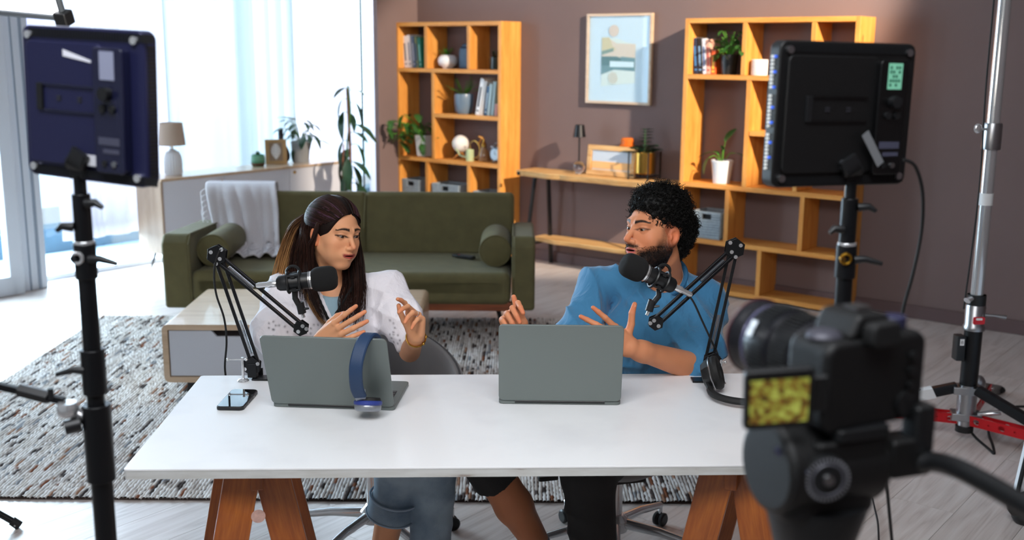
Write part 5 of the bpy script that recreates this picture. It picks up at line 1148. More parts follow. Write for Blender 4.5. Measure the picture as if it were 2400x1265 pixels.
def surf(f,lo,hi,h):
    lo=np.array(lo,f32); n=[int(math.ceil((hi[i]-lo[i])/h))+1 for i in range(3)]
    ax=[lo[i]+h*np.arange(n[i],dtype=f32) for i in range(3)]; vals=np.empty(n,f32)
    for i in range(0,n[0],24):
        X,Y,Z=np.meshgrid(ax[0][i:i+24],ax[1],ax[2],indexing='ij'); vals[i:i+24]=f(np.stack([X,Y,Z],-1))
    s=vals<0; c=np.zeros([k-1 for k in n],np.int8)
    for a in(0,1):
        for b in(0,1):
            for d in(0,1): c+=s[a:n[0]-1+a,b:n[1]-1+b,d:n[2]-1+d]
    act=(c>0)&(c<8); I=np.argwhere(act); idx=np.full(act.shape,-1,np.int32); idx[act]=np.arange(len(I))
    acc=np.zeros((len(I),3),f32); cnt=np.zeros(len(I),f32)
    cs=[(a,b,d) for a in(0,1) for b in(0,1) for d in(0,1)]
    for p in cs:
        for k in range(3):
            if p[k]==0:
                q=list(p); q[k]=1; v0=vals[I[:,0]+p[0],I[:,1]+p[1],I[:,2]+p[2]]; v1=vals[I[:,0]+q[0],I[:,1]+q[1],I[:,2]+q[2]]
                m=(v0<0)!=(v1<0); t=np.where(m,v0/(v0-v1+1e-20),0); pt=np.array(p,f32)[None]+0*acc; pt[:,k]=t; acc+=pt*m[:,None]; cnt+=m
    vs=lo+(I+acc/np.maximum(cnt,1)[:,None])*h; F=[]
    for k in range(3):
        u,w=(k+1)%3,(k+2)%3; sl0=[slice(None)]*3; sl1=[slice(None)]*3; sl0[k]=slice(0,-1); sl1[k]=slice(1,None)
        d=s[tuple(sl0)].astype(np.int8)-s[tuple(sl1)].astype(np.int8); E=np.argwhere(d!=0); dd=d[tuple(E.T)]
        ok=(E[:,u]>0)&(E[:,w]>0)&(E[:,u]<n[u]-1)&(E[:,w]<n[w]-1); E=E[ok]; dd=dd[ok]
        def ci(du,dw): e=E.copy(); e[:,u]+=du; e[:,w]+=dw; return idx[e[:,0],e[:,1],e[:,2]]
        q=np.stack([ci(-1,-1),ci(0,-1),ci(0,0),ci(-1,0)],1); q[dd<0]=q[dd<0][:,::-1]; F.append(q)
    return vs.astype(f32),np.concatenate(F).astype(np.int32)
def npmesh(name,parts,m,parent=None,org=(0,0,0),col=True,smooth=True,kind=None):
    # parts: list of (verts, faces(n,k), colours)
    vs=[];off=0; loops=[];starts=[];ls=0;cc=[]
    for v,f,c in parts:
        vs.append(v); loops.append((f+off).reshape(-1)); k=f.shape[1]; starts.append(ls+np.arange(len(f))*k); ls+=f.size; off+=len(v)
        if col: cc.append(np.concatenate([c,np.ones((len(c),1),f32)],1).astype(f32))
    vs=np.concatenate(vs)-nv(org); loops=np.concatenate(loops).astype(np.int32); starts=np.concatenate(starts).astype(np.int32)
    me=bpy.data.meshes.new(name); me.vertices.add(len(vs)); me.vertices.foreach_set('co',vs.astype(f32).reshape(-1)); me.loops.add(len(loops)); me.loops.foreach_set('vertex_index',loops); me.polygons.add(len(starts)); me.polygons.foreach_set('loop_start',starts); me.update(calc_edges=True); me.validate()
    if smooth: me.polygons.foreach_set('use_smooth',[True]*len(me.polygons))
    if col: a=me.color_attributes.new('Col','FLOAT_COLOR','POINT'); a.data.foreach_set('color',np.concatenate(cc).reshape(-1))
    me.materials.append(m); o=bpy.data.objects.new(name,me); COL.objects.link(o)
    if parent: o.parent=parent
    return o
def strands(paths,r,cols,n=3,taper=.35):
    # paths: list of (k,3) arrays; returns one mesh part
    VS=[];FS=[];CS=[];off=0
    for P,rr,c in zip(paths,r,cols):
        k=len(P); T=np.gradient(P,axis=0); T/=np.linalg.norm(T,axis=1)[:,None]+1e-9
        A=np.cross(T,np.array([.3,.5,.8])); A/=np.linalg.norm(A,axis=1)[:,None]+1e-9; B=np.cross(T,A)
        w=rr*(1-(1-taper)*np.linspace(0,1,k)**2); ang=2*PI*np.arange(n)/n
        v=P[:,None,:]+(A[:,None,:]*np.cos(ang)[None,:,None]+B[:,None,:]*np.sin(ang)[None,:,None])*w[:,None,None]
        VS.append(v.reshape(-1,3)); i=(np.arange(k-1)[:,None]*n+np.arange(n)[None,:]).reshape(-1); j=(np.arange(k-1)[:,None]*n+(np.arange(n)[None,:]+1)%n).reshape(-1)
        FS.append(np.stack([i,j,j+n,i+n],1)+off); off+=k*n
        cv=np.asarray(c,f32); CS.append(np.repeat(cv,n,0) if cv.ndim==2 else np.tile(cv,(k*n,1)))
    return np.concatenate(VS).astype(f32),np.concatenate(FS).astype(np.int32),np.concatenate(CS).astype(f32)
def cr(pts,k):
    return np.array([tuple(p) for p in catmull(pts,k)],dtype=np.float64)
def rgb(h): return np.array(srgb(h)[:3],f32)
skinM=attrmat('skin',.50,sss=.12,spec=.22,bmp=.05,bs=500); hairM=attrmat('hair',.52,spec=.16); 
# ---------------------------------------------------------------- head
def head_field(H,male):
    # H: points in head space (x = left of the person, y = forward, z = up), metres
    ax=np.sqrt(H[...,0]**2+.0035**2)-.0010; S=np.stack([ax,H[...,1],H[...,2]],-1); m=1.0 if male else 0.0
    d=ell(H,(0,-.018,.038),(.073,.094,.082)); d=smin(d,ell(H,(0,.018,-.022),(.062,.066,.085)),.03)
    d=smin(d,ell(H,(0,.054,-.088+.003*(1-m)),(.017+.010*m,.025,.017+.004*m)),.026)
    d=smin(d,cap(S,(.047+.007*m,-.004,-.044-.004*m),(.010+.004*m,.054,-.090-.002*m),.014+.003*m,.012+.002*m),.028)
    d=smin(d,ell(S,(.040,.048,-.020),(.021,.022,.020)),.02)
    if not male: d=smin(d,ell(S,(.034,.046,-.052),(.020,.022,.022)),.022)
    d=smin(d,cap(S,(.010,.078,.028),(.042,.064,.030),.008+.002*m,.009),.014)
    d=smax(d,-ell(S,(.031,.094,.008),(.017,.016,.012)),.012)
    d=smin(d,np.sqrt(((S-nv((.0305,.0655,.0085)))**2).sum(-1))-.0148,.004)     # lids
    d=smin(d,cap(H,(0,.076,.020),(0,.1045+.001*m,-.023),.0060,.0085+.001*m),.012)
    d=smin(d,cap(S,(.0,.098,-.030),(.011,.089,-.030),.0075,.0062),.006)
    d=smax(d,-ell(S,(.0062,.097,-.0375),(.0035,.006,.0035)),.002)
    d=smin(d,ell(H,(0,.070,-.055),(.032,.022,.022)),.016)                       # muzzle
    d=smin(d,capf(S,(.004,.0900,-.0500),(.0235+.002*(1-m),.0745-.0015*(1-m),-.0558+.0036*(1-m)),.0052,.0022,(0,0,1),1.1),.004)
    d=smin(d,capf(S,(.0,.0890,-.0632),(.0220+.003*(1-m),.0745-.0015*(1-m),-.0575+.0040*(1-m)),.0078,.0022,(0,0,1),1.05),.004)
    d=smax(d,-ell(S,(.0,.0895,-.0562),(.0190,.012,.0030 if male else .0019)),.0015)
    # eye openings
    E=S-nv((.0305,.080,.0078)); a=.10; ez=E[...,2]-a*E[...,0]
    slit=np.sqrt((E[...,0]/.0125)**2+(ez/(.0031 if male else .0034))**2)-1; slit=smax(slit*.004, -(E[...,1]+.006),.001)
    d=smax(d,-slit,.0012)
    # ears
    R=np.array(Matrix.Rotation(.28,3,'Z')@Matrix.Rotation(.12,3,'X'),f32)
    q=(S-nv((.074,-.012,-.006)))@R; e=ell(q,(0,0,.002),(.0085,.018,.0285)); e=smin(e,ell(q,(.002,.003,-.022),(.007,.010,.013)),.008)
    e=smax(e,-ell(q,(.0085,.004,.0),(.0065,.0115,.020)),.003); e=smin(e,ell(q,(.003,.010,-.004),(.005,.004,.008)),.004)
    d=smin(d,e,.006)
    return d
def head_cols(H,male,base,seed=0):
    ax=np.abs(H[:,0]); y=H[:,1]; z=H[:,2]; n=len(H); rs=np.random.RandomState(seed)
    c=np.tile(base,(n,1)); 
    def mix(mask,colr): nonlocal c; mk=np.clip(mask,0,1)[:,None]; c=c*(1-mk)+colr*mk
    g=lambda cx,cy,cz,s: np.exp(-(((ax-cx)**2+(y-cy)**2+(z-cz)**2)/(s*s)))
    mix(.45*g(.035,.06,-.025,.022),base*np.array([1.08,.72,.62],f32)); mix(.5*g(0,.11,-.024,.014),base*np.array([1.08,.72,.66],f32)); mix(.7*(ax>.068)*(y<.02)*(y>-.05)*(z<.04)*(z>-.05),base*np.array([1.08,.68,.58],f32))
    zl=z-(0 if male else 5.0*ax*ax); lip=np.exp(-(((np.maximum(ax-.017-(0 if male else .003),0))/.006)**2+((zl+.0566)/(.0098*(1-.35*np.clip(ax/.024,0,1))))**4))*(y>.070); mix(lip*1.3-.15,rgb('#9a413b') if not male else rgb('#b8605c'))
    mix(np.clip(1.7-np.sqrt((ax/.022)**2+((zl+.0562)/(.0030 if male else .0024))**2)*1.2,0,1)*(y<.0875)*(y>.06),rgb('#3a1212'))
    # brows
    bx=np.clip((ax-.013)/.036,0,1); bz=(.0285+.0055*np.sin(bx*2.6)-.001*bx) if male else (.0315+.0040*np.sin(bx*2.9)-.0035*bx); th=(.0058 if male else .0054)*(1-.55*bx); bm=np.exp(-((z-bz)/th)**4)*(ax>.010)*(ax<.053)*(y>.045); mix(bm*(.9+.25*rs.rand(n)),rgb('#17100d'))
    # lash line
    ex=ax-.0305; ez=z-.0078-.1*ex; el_=np.sqrt((ex/.0142)**2+(ez/.0046)**2); mix((np.exp(-((el_-1.10)/.42)**2)*(ez>-.0008)*(y>.06))*(1.0 if not male else .75),rgb('#120b0a')); mix(.5*np.exp(-((el_-1.0)/.25)**2)*(ez<=-.001)*(y>.06),rgb('#3a1f17'))
    if male:
        f=0; jaw=np.clip((-.038-z-.30*(.05-y))*60+.4,0,1)*(y>-.02); side=np.clip(((-.012-z))*40,0,1)*(ax>.045)*(y>-.02)*np.clip((.048-y)/.014,0,1)*np.clip((.06-np.abs(z+.045))*60,0,1)
        must=np.exp(-(((z+.0425)/.0060)**2))*np.clip((.031-ax)*90,0,1)*(y>.068); chin=np.exp(-(((z+.0745)/.006)**2))*(ax<.012)*(y>.06)
        ck=np.clip((ax-.018)*70,0,1)*np.clip((-.050-z+.35*np.clip(ax-.03,0,1))*55+.3,0,1)
        b_=np.maximum.reduce([side*.85,must*.85,chin*.7,ck*.95,np.clip((-.074-z)*90,0,1)*.95*(y>-.005)])*(y>-.018)*(z>-.125)*(1-lip)
        b_=np.clip(b_*(.95+.35*rs.rand(n)),0,1); mix(b_,rgb('#140d0b'))
        fade=np.clip((z-.002)/.030,0,1)*(ax>.050)*np.clip((.034-y)/.016,0,1)*(.6+.4*rs.rand(n)); mix(fade*.85,rgb('#1a1412')); sb=np.clip((.034-y)/.012,0,1)*np.clip((y-.0)/.006,0,1)*(ax>.050)*(z<.02)*np.clip((z+.05)/.02,0,1); mix(.45*sb*(.6+.6*rs.rand(n)),rgb('#2a1c15'))
    return c
def frameR(yaw_dir,pitch,roll):
    # head frame: forward = horizontal direction yaw_dir, pitched down, rolled
    f=V((yaw_dir[0],yaw_dir[1],0)).normalized(); up=V((0,0,1)); l=up.cross(f)
    R=Matrix(((l.x,f.x,up.x),(l.y,f.y,up.y),(l.z,f.z,up.z)))     # columns: left, forward, up  (x=left)
    return R@Matrix.Rotation(-pitch,3,'X')@Matrix.Rotation(roll,3,'Y')
def hand_prims(wrist,ydir,back,scale,side,curls,splay=(.16,.04,-.08,-.20),thumb=(.9,.35,.25,.2)):
    # side=+1: thumb on local +x.  ydir wrist->knuckles, back: out of the back of the hand
    y=V(ydir).normalized(); z=V(back); z=(z-y*z.dot(y)).normalized(); x=y.cross(z)*side; w=V(wrist); s=scale
    L=lambda a,b,c: w+(x*a+y*b+z*c)*s
    kn=[(.030,.084,.002),(.010,.090,.004),(-.010,.086,.003),(-.028,.076,.0)]; ln=[(.043,.026,.020),(.047,.030,.021),(.043,.028,.020),(.033,.021,.018)]
    palm=[]; fing=[]; tips=[]
    for k in kn: palm.append((L(k[0]*.55,.005,0),L(k[0],k[1]-.004,k[2]-.002),.0145*s,.0112*s))
    palm.append((L(.018,.02,-.006),L(-.012,.07,-.006),.013*s,.012*s)); palm.append((L(.020,.018,-.008),L(.030,.045,-.010),.013*s,.010*s)); palm.append((L(-.022,.018,-.006),L(-.026,.06,-.005),.012*s,.010*s))
    for i,k in enumerate(kn):
        p=L(*k); a=splay[i]; d=(y*math.cos(a)+x*math.sin(a)); cu=0; r=[.0092,.0083,.0075,.0064] if i<3 else [.0080,.0073,.0066,.0056]; ch=[]
        for j in range(3):
            cu+=curls[i][j]; dd=d*math.cos(cu)-z*math.sin(cu); q=p+dd*ln[i][j]*s; ch.append((p,q,r[j]*s,r[j+1]*s)); p=q
        fing.append(ch); nd=(z*math.cos(cu)+d*math.sin(cu)); tips.append((ch[-1][0].lerp(ch[-1][1],.75)+nd*r[3]*s*.55,dd,nd,r[3]*s))
    a,e,c1,c2=thumb; d=(x*math.sin(a)+y*math.cos(a)); d=(d*math.cos(e)-z*math.sin(e)); p=L(.020,.022,-.008); ch=[]; bend=(y-d*y.dot(d)).normalized()
    for ln_,cu,r0,r1 in ((.044,0,.0135,.0108),(.034,c1,.0108,.0095),(.027,c2,.0095,.0072)):
        d=(d*math.cos(cu)+bend*math.sin(cu)).normalized(); bend=(bend-d*bend.dot(d)).normalized(); q=p+d*ln_*s; ch.append((p,q,r0*s,r1*s)); p=q
    fing.append(ch); nd=(z-d*z.dot(d)).normalized(); nd=(x*.6+z*.6-d*(x*.6+z*.6).dot(d)).normalized(); tips.append((ch[-1][0].lerp(ch[-1][1],.8)+nd*.0050*s,d,nd,.0078*s))
    return palm,fing,tips
def hand_field(P,hp):
    palm,fing,_=hp; d=None
    for c in palm: e=cap(P,*c); d=e if d is None else smin(d,e,.010)
    for ch in fing:
        f=None
        for c in ch: e=cap(P,*c); f=e if f is None else smin(f,e,.003)
        d=smin(d,f,.0055)
    return d
def bounds(pts,m): a=np.array([tuple(p) for p in pts]); return a.min(0)-m,a.max(0)+m
def person(label,org):
    return thing('person',label,'person',org)
def nails(tips,m,parent,org):
    b=MB()
    for (p,d,n_,r) in tips: 
        x=d.cross(n_).normalized(); b.sph((0,0,0),(r*.72,r*1.25,r*.30),10,6,basis(x,d,n_,V(p)-V(org)))
    b.build('nail',m,parent,smooth=True)
def vcol_noise(v,base,amt=.05,seed=0):
    n=np.sin(v[:,0]*61+seed)*np.sin(v[:,1]*53+seed*2)*np.sin(v[:,2]*47); return base[None]*(1+amt*n)[:,None]
def folds(P,fx):
    s=0
    for (d,fr,amp,ph,wv) in fx:
        d=nv(V(d).normalized()); s=s+amp*(2.2*np.abs(np.sin(.5*(P@d*fr+ph+wv*np.sin(P[...,2]*13+P[...,0]*11+ph))))**.8-1.2)*(.45+.55*np.sin(P[...,0]*19+P[...,2]*15+ph*2))
    return s
# ================================================================ WOMAN
HW=at(785,550,3.50); FW=(math.sin(math.radians(47)),-math.cos(math.radians(47)))
RW=frameR(FW,math.radians(4),math.radians(7)); RWn=np.array(RW,f32); sW=.97
OW=V((-.60,3.70,0)); wm=person('woman with long dark hair in a white eyelet blouse, both hands raised while talking',OW)
toW=lambda P:((P-nv(HW))@RWn)/sW
inW=lambda a,b,c: HW+RW@V((a,b,c))*sW
skW=rgb('#d69a73')
nb_=V((-.605,3.565,.985)); 
sRW,sLW=V((-.765,3.57,.945)),V((-.430,3.60,.945))
eRW,wRW=V((-.745,3.40,.735)),at(750,803,3.22); eLW,wLW=V((-.338,3.46,.765)),at(976,788,3.29)
hR=hand_prims(wRW,at(838,752,3.17)-wRW,V((.15,-1,.25)),1.0,-1,[(.10,.15,.10),(.12,.18,.12),(.15,.2,.12),(.2,.22,.15)],thumb=(.42,.1,.25,.3),splay=(.13,.03,-.06,-.15))
hL=hand_prims(wLW,at(974,730,3.27)-wLW+V((0,-.0,.0)),V((.50,.85,.1)),.92,1,[(.35,.45,.2),(.75,.7,.3),(1.0,.8,.4),(1.2,.8,.4)],thumb=(.35,.3,.1,.2),splay=(.10,.02,-.06,-.14))
def bodyW_head(P):
    H=toW(P); d=head_field(H,False)*sW; n0=inW(0,-.030,-.07); d=smin(d,cap(P,n0,nb_+V((0,0,.0)),.048,.052),.02)
    d=smin(d,cap(P,nb_+V((-.07,.0,-.04)),nb_+V((.07,.01,-.04)),.036,.036),.03); d=smin(d,ell(P,nb_+V((0,-.01,-.10)),(.10,.07,.09)),.03); return d
def armf(P,e,w,hp,r0,r1): return smin(smin(cap(P,e,w.lerp(e,.15),r0,r1),cap(P,w.lerp(e,.18),w,r1,r1*.88),.02),hand_field(P,hp),.012)
parts=[]
lo,hi=HW-V((.135,.135,.30)),HW+V((.135,.135,.13)); v,f=surf(bodyW_head,lo,hi,.0019); parts.append((v,f,head_cols(toW(v),False,skW,1)))
for (e,w,hp) in ((eRW,wRW,hR),(eLW,wLW,hL)):
    pts=[w,e.lerp(w,.1)]+[c[1] for ch in hp[1] for c in ch]; lo,hi=bounds(pts,.045); v,f=surf(lambda P:armf(P,e,w,hp,.036,.025),lo,hi,.0022)
    c=vcol_noise(v,skW,.06); t_=np.exp(-np.min([((v-nv(tp[0]))**2).sum(1) for tp in hp[2]],0)/.00022); c=c*(1-.25*t_[:,None]*np.array([0,1,1.2])); parts.append((v,f,c.astype(f32)))
# lower legs: bare right shin under the rolled cuff
kR,aR=V((-.335,3.10,.50)),V((-.425,3.16,.09)); kL,aL=V((-.235,3.13,.52)),V((-.255,3.12,.09))
def legW(P): d=cap(P,kR,aR,.052,.034); d=smin(d,cap(P,aR+V((0,.02,-.02)),aR+V((.02,-.14,-.065)),.030,.020),.03); e=cap(P,aL,aL+V((.02,-.15,-.06)),.034,.022); return np.minimum(d,e)
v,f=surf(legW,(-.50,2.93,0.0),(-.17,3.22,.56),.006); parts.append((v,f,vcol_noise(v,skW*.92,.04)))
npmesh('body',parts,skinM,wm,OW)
nailM=mat('pale_nail_polish','#ead3cf',.2)
nails(hR[2]+hL[2],nailM,wm,OW)
def eyes(inH,R,s,parent,org,gx,gz,iris):
    for sx in(-1,1):
        c=inH(sx*.0305,.0655,.0085)-V(org); g=R@V((gx,1,gz)).normalized(); x=g.orthogonal().normalized(); y_=g.cross(x)
        M=basis(x,y_,g,c); e=MB().sph((0,0,0),.0132*s,20,14,M).build('eye',mat('eye_white','#7d7571',.25),parent,smooth=True)
        MB().lathe([(0,.0134),(.0025,.0134),(.0070,.0115)],18,M@Matrix.Scale(s,4)).build('iris',mat('iris_brown',iris,.1),e,smooth=True); MB().lathe([(0,.01365),(.0026,.01355)],14,M@Matrix.Scale(s,4)).build('pupil',mat('pupil','#050403',.05),e,smooth=True)
eyes(inW,RW,sW,wm,OW,-.25 if False else .15,-.25,'#2c180f')
# ---- blouse, tank top, jeans
pel=V((-.60,3.70,.50)); 
def torsoW(P,g):
    d=capf(P,pel,nb_+V((0,.0,-.12)),.135+g,.125+g,(0,1,0),1.35); d=smin(d,ell(P,nb_+V((0,-.045,-.16)),(.135+g,.095+g,.085+g)),.04)
    d=smin(d,cap(P,sRW+V((.02,0,-.01)),nb_+V((-.03,0,-.015)),.052+g,.040+g),.04); return smin(d,cap(P,sLW+V((-.02,0,-.01)),nb_+V((.03,0,-.015)),.052+g,.040+g),.04)
wdir=V((.12,-1,0)).normalized()
def blouse(P):
    d=torsoW(P,.016)
    a=smin(cap(P,sRW+V((-.01,0,-.01)),sRW.lerp(eRW,.6)+V((-.025,-.01,.01)),.064,.080),cap(P,sRW.lerp(eRW,.6)+V((-.025,-.01,.01)),eRW+V((.02,-.02,.02)),.080,.056),.03)
    b=smin(cap(P,sLW+V((.01,0,-.0)),sLW.lerp(eLW,.55)+V((.005,-.01,.015)),.060,.070),cap(P,sLW.lerp(eLW,.55)+V((.005,-.01,.015)),eLW+V((-.012,.0,.040)),.070,.048),.03)
    d=smin(smin(d,a,.045),b,.045)
    d=d+folds(P,[((1,.2,.5),75,.0055,0,1.2),((.4,.2,1),105,.0035,1,1.5),((-.7,.3,.6),130,.0028,2,1.0),((1,0,-.3),48,.0055,.7,.8)])
    # V neckline
    q=P-nv(nb_+V((.015,-.06,.02))); hwid=.078+.55*(q[...,2])*1.0; vv=np.maximum(np.abs(q[...,0]-.10*q[...,2]*0)-np.clip(.075+.62*q[...,2],-.01,.2),q[...,1]-.045)
    d=smax(d,-vv,.008); neck=cap(P,nb_+V((0,-.02,-.0)),nb_+V((0,-.0,.2)),.060,.070); return smax(d,-neck,.006)
v,f=surf(blouse,(-.93,3.26,.55),(-.22,3.80,1.05),.0042)
whb=rgb('#e4e0e6'); c=np.tile(whb,(len(v),1)).astype(f32)
rs=np.random.RandomState(5)
def eyelets(c,v,cen,rad,k,seed):
    # small punched eyelet holes around a flower centre
    for i in range(k):
        a=2*PI*i/k; p=np.array(cen)+np.array([math.cos(a)*rad,0,math.sin(a)*rad]); m=np.exp(-(((v[:,0]-p[0])**2+(v[:,2]-p[2])**2)/(.0032**2)))*(v[:,1]<cen[1]+.05); c=c*(1-.85*m[:,None])+rgb('#4b4550')[None]*.85*m[:,None]
    return c
for (px_,py_,r_,k_) in ((560+180,690+90,.022,9),(905,775,.024,10),(892,735,.02,8),(912,700,.014,5),(870,785,.015,6),(880,815,.02,8),(660,775,.022,7),(640,760,.012,5),(840,790,.016,6),(925,800,.015,6)):
    p=at(px_,py_,3.40); c=eyelets(c,v,tuple(p),r_,k_,0)
m,tt,b=nt('white_cotton'); a_=N(tt,'ShaderNodeAttribute'); a_.attribute_name='Col'; tt.links.new(a_.outputs['Color'],b.inputs['Base Color']); b.inputs['Roughness'].default_value=.9; n=N(tt,'ShaderNodeTexNoise'); n.inputs['Scale'].default_value=17; n.inputs['Detail'].default_value=4; n.inputs['Distortion'].default_value=1.5; tt.links.new(coord(tt,(1,1,.5),(0,-.4,0)),n.inputs[0]); bump(tt,b,n.outputs[0],.5,.02)
bl_=npmesh('blouse',[(v,f,c.astype(f32))],m,wm,OW)
MB().torus((0,0,0),.1,.1)  # (unused)
fr=MB(); 
for s_ in(-1,1):
    top=nb_+V((.015+s_*.083,-.035,.025)); bot=nb_+V((.015+s_*.004,-.150,-.105)); P_=[top.lerp(bot,k/16)+V((0,-.012*math.sin(PI*k/16)-.008,0)) for k in range(17)]
    fr.tube([p-OW for p in P_],[.0045+.0015*(k%2) for k in range(17)],6)
fr.build('neckline_frill',m,bl_,smooth=True)
def tank(P): d=torsoW(P,.004); q=P-nv(nb_+V((.01,-.02,.07))); return smax(d,-(np.sqrt((q[...,0])**2*1.0+(q[...,2])**2)-.115),.005)
v,f=surf(tank,(-.80,3.38,.70),(-.44,3.66,.98),.004); v[:,1]-=.0015*np.abs(np.sin(v[:,0]*520)).astype(f32); npmesh('tank_top',[(v,f,np.tile(rgb('#8fa9b5'),(len(v),1)))],attrmat('blue_rib_knit',.9,bmp=.2),wm,OW)
def denim_legs(P):
    d=cap(P,pel+V((-.08,0,.02)),pel+V((.08,0,.02)),.125,.125); d=smin(d,cap(P,pel+V((.07,-.04,-.0)),kL,.095,.070),.04); d=smin(d,cap(P,pel+V((-.07,-.04,-.0)),kR,.095,.070),.03)
    sh=cap(P,kR,kR.lerp(aR,.32),.070,.066); cuff=cap(P,kR.lerp(aR,.25),kR.lerp(aR,.40),.073,.076); cuff=smax(cuff,-((P-nv(kR.lerp(aR,.25)))@nv((aR-kR).normalized())),.003); cuff=smax(cuff,((P-nv(kR.lerp(aR,.40)))@nv((aR-kR).normalized()))+.0,.004)
    d=smin(d,sh,.02); d=smax(d,((P-nv(kR.lerp(aR,.38)))@nv((aR-kR).normalized()))*np.where(P[...,0]<-.30,1,-99).clip(-1,1)-.0*d,.004) if False else d
    d=np.minimum(smin(d,cap(P,kL,aL+V((0,0,.01)),.072,.062),.03),cuff); cut=cap(P,kR.lerp(aR,.50),aR+(aR-kR)*.3,.062,.062); d=smax(d,-cut,.003)
    return d+folds(P,[((.3,.2,1),90,.002,0,1.4),((1,.1,.4),60,.002,1,1)])
v,f=surf(denim_legs,(-.80,3.00,.06),(-.14,3.84,.70),.006)
jm,jt,jb=nt('blue_denim'); n=N(jt,'ShaderNodeTexNoise'); n.inputs['Scale'].default_value=7; n.inputs['Detail'].default_value=6; jt.links.new(coord(jt),n.inputs[0]); jt.links.new(ramp(jt,n.outputs[0],[(.3,'#5a7085'),(.6,'#8fa4b4')]),jb.inputs['Base Color']); jb.inputs['Roughness'].default_value=.9; n=N(jt,'ShaderNodeTexNoise'); n.inputs['Scale'].default_value=500; jt.links.new(coord(jt),n.inputs[0]); bump(jt,jb,n.outputs[0],.4,.002)
je=npmesh('jeans',[(v,f,np.tile(whb,(len(v),1)))],jm,wm,OW)
ax_=(aR-kR).normalized(); MB().torus((0,0,0),.0755,.0035,32,6,M=along(kR.lerp(aR,.245)-OW,kR.lerp(aR,.5)-OW)).torus((0,0,0),.0765,.003,32,6,M=along(kR.lerp(aR,.39)-OW,kR.lerp(aR,.5)-OW)).build('cuff_seam',mat('denim_seam','#8a9db0',.9),je,smooth=True)
# white sneakers
for (a_,nm) in ((aR,0),(aL,1)): MB().sph((0,0,0),(.045,.13,.040),18,12).box((0,0,-.033),(.085,.25,.02)).build('shoe',mat('white_sneaker','#d9d9d9',.6),wm,smooth=True,loc=a_-OW+V((.012,-.065,-.045)))
# ---- hair
dk1,dk2,bl1=rgb('#170e0b'),rgb('#38211a'),rgb('#b88654')
def capW(P):
    H=toW(P); d=ell(H,(0,-.022,.042),(.084,.104,.090)); face=ell(H,(0,.080,-.020),(.068,.075,.102)); d=smax(d,-face,.012)
    d=smax(d,-(H[...,2]+.055-.25*(H[...,1]+.02)*0),.02); bk_=capf(H,(0,-.055,.01),(0,-.060,-.12),.066,.060,(0,1,0),1.5); d=smin(d,bk_,.03); d=smin(d,ell(H,(0,-.105,.048),(.026,.022,.020)),.02)
    part=np.abs(H[...,0]-.008)-.0018; return smax(d,-np.maximum(part,-(H[...,1]-.0)) -.0,.004)*sW
lo,hi=HW-V((.15,.15,.20)),HW+V((.14,.15,.15)); v,f=surf(capW,lo,hi,.0030); hp_=[(v,f,vcol_noise(v,dk1,.3))]
rs=np.random.RandomState(8); paths=[];rr=[];cc=[]
# combed-back strands over the skull, from hairline to the tie at the back
tie=V((0,-.118,.050))
for k in range(520):
    th=rs.uniform(-1,1); side=np.sign(th) or 1; u=abs(th)
    a0=V((.012*side+.066*side*u,.066-.085*u*u, .082-.062*u**1.3+.01*rs.rand())); pts=[]
    for q in np.linspace(0,1,9):
        p=a0.lerp(tie,q); c=V((0,-.022,.042)); d=(p-c); e=math.sqrt((d.x/.085)**2+(d.y/.105)**2+(d.z/.091)**2); s=1.0/max(e,.02); r_=(1.012+.010*rs.rand()) 
        p=c+d*s*r_ if q<.9 else (c+d*s*r_).lerp(tie+V((0,-.006,0)),(q-.9)*6); pts.append(inW(*p))
    paths.append(cr(pts,2)); rr.append(.0013+.0007*rs.rand()); cc.append(dk1+(dk2-dk1)*rs.rand() if rs.rand()<.85 else rgb('#4a3040'))
def lock(pts,r0,r1,n,colf,flat=(1,1,1),k=4,rw=.0010):
    base=cr(pts,k); L=len(base); ts=np.linspace(0,1,L)
    for i in range(n):
        o=rs.normal(0,.5,3); o/=max(1,np.linalg.norm(o)); ph=rs.rand()*6; wob=np.stack([np.sin(ts*7+ph),np.cos(ts*6+ph),0*ts],1)*.0035
        rad=(r0+(r1-r0)*ts)[:,None]; P=base+o[None]*np.array(flat)[None]*rad+wob; e=int(L*(.80+.2*rs.rand())); P=P[:max(4,e)]; paths.append(P); rr.append(rw*(.8+.6*rs.rand())); cc.append(colf(ts[:len(P)],rs.rand()))
def dark(ts,r): return np.tile(dk1+(dk2-dk1)*r*1.2,(len(ts),1))
def ombre(ts,r): g=np.clip((ts-.10)*1.6*(.4+r),0,1)[:,None]; return (dk2[None]*(1-g)+(bl1*(.55+.6*r))[None]*g)
Y0=3.58
lock([inW(-.01,-.115,.055),at(694,530,Y0),at(672,590,Y0+.01),at(660,660,Y0+.0),at(660,730,Y0-.01)],.018,.040,300,ombre,(1,.8,.6))
lock([inW(-.03,-.100,.04),at(716,540,Y0-.01),at(700,610,Y0-.02),at(692,680,Y0-.04),at(700,745,Y0-.07)],.026,.034,200,dark,(1,.9,.6))
lock([inW(-.080,.006,.045),inW(-.089,.004,-.005),inW(-.088,-.008,-.05),at(735,640,3.455),at(742,700,3.41)],.004,.017,150,dark,(.9,.9,.6))
lock([inW(-.05,-.10,.05),inW(-.075,-.07,.0),inW(-.08,-.06,-.06),at(712,650,3.49),at(716,720,3.45)],.008,.032,220,dark,(1,.8,.6))
lock([inW(-.074,-.035,.02),at(728,580,3.49),at(722,640,3.46),at(735,700,3.42),at(764,755,3.37)],.018,.013,120,dark,(.9,.8,.6))
lock([inW(-.06,-.05,.02),at(712,600,3.52),at(712,670,3.49),at(742,735,3.43),at(775,772,3.385)],.014,.007,60,ombre,(1,.8,.6))
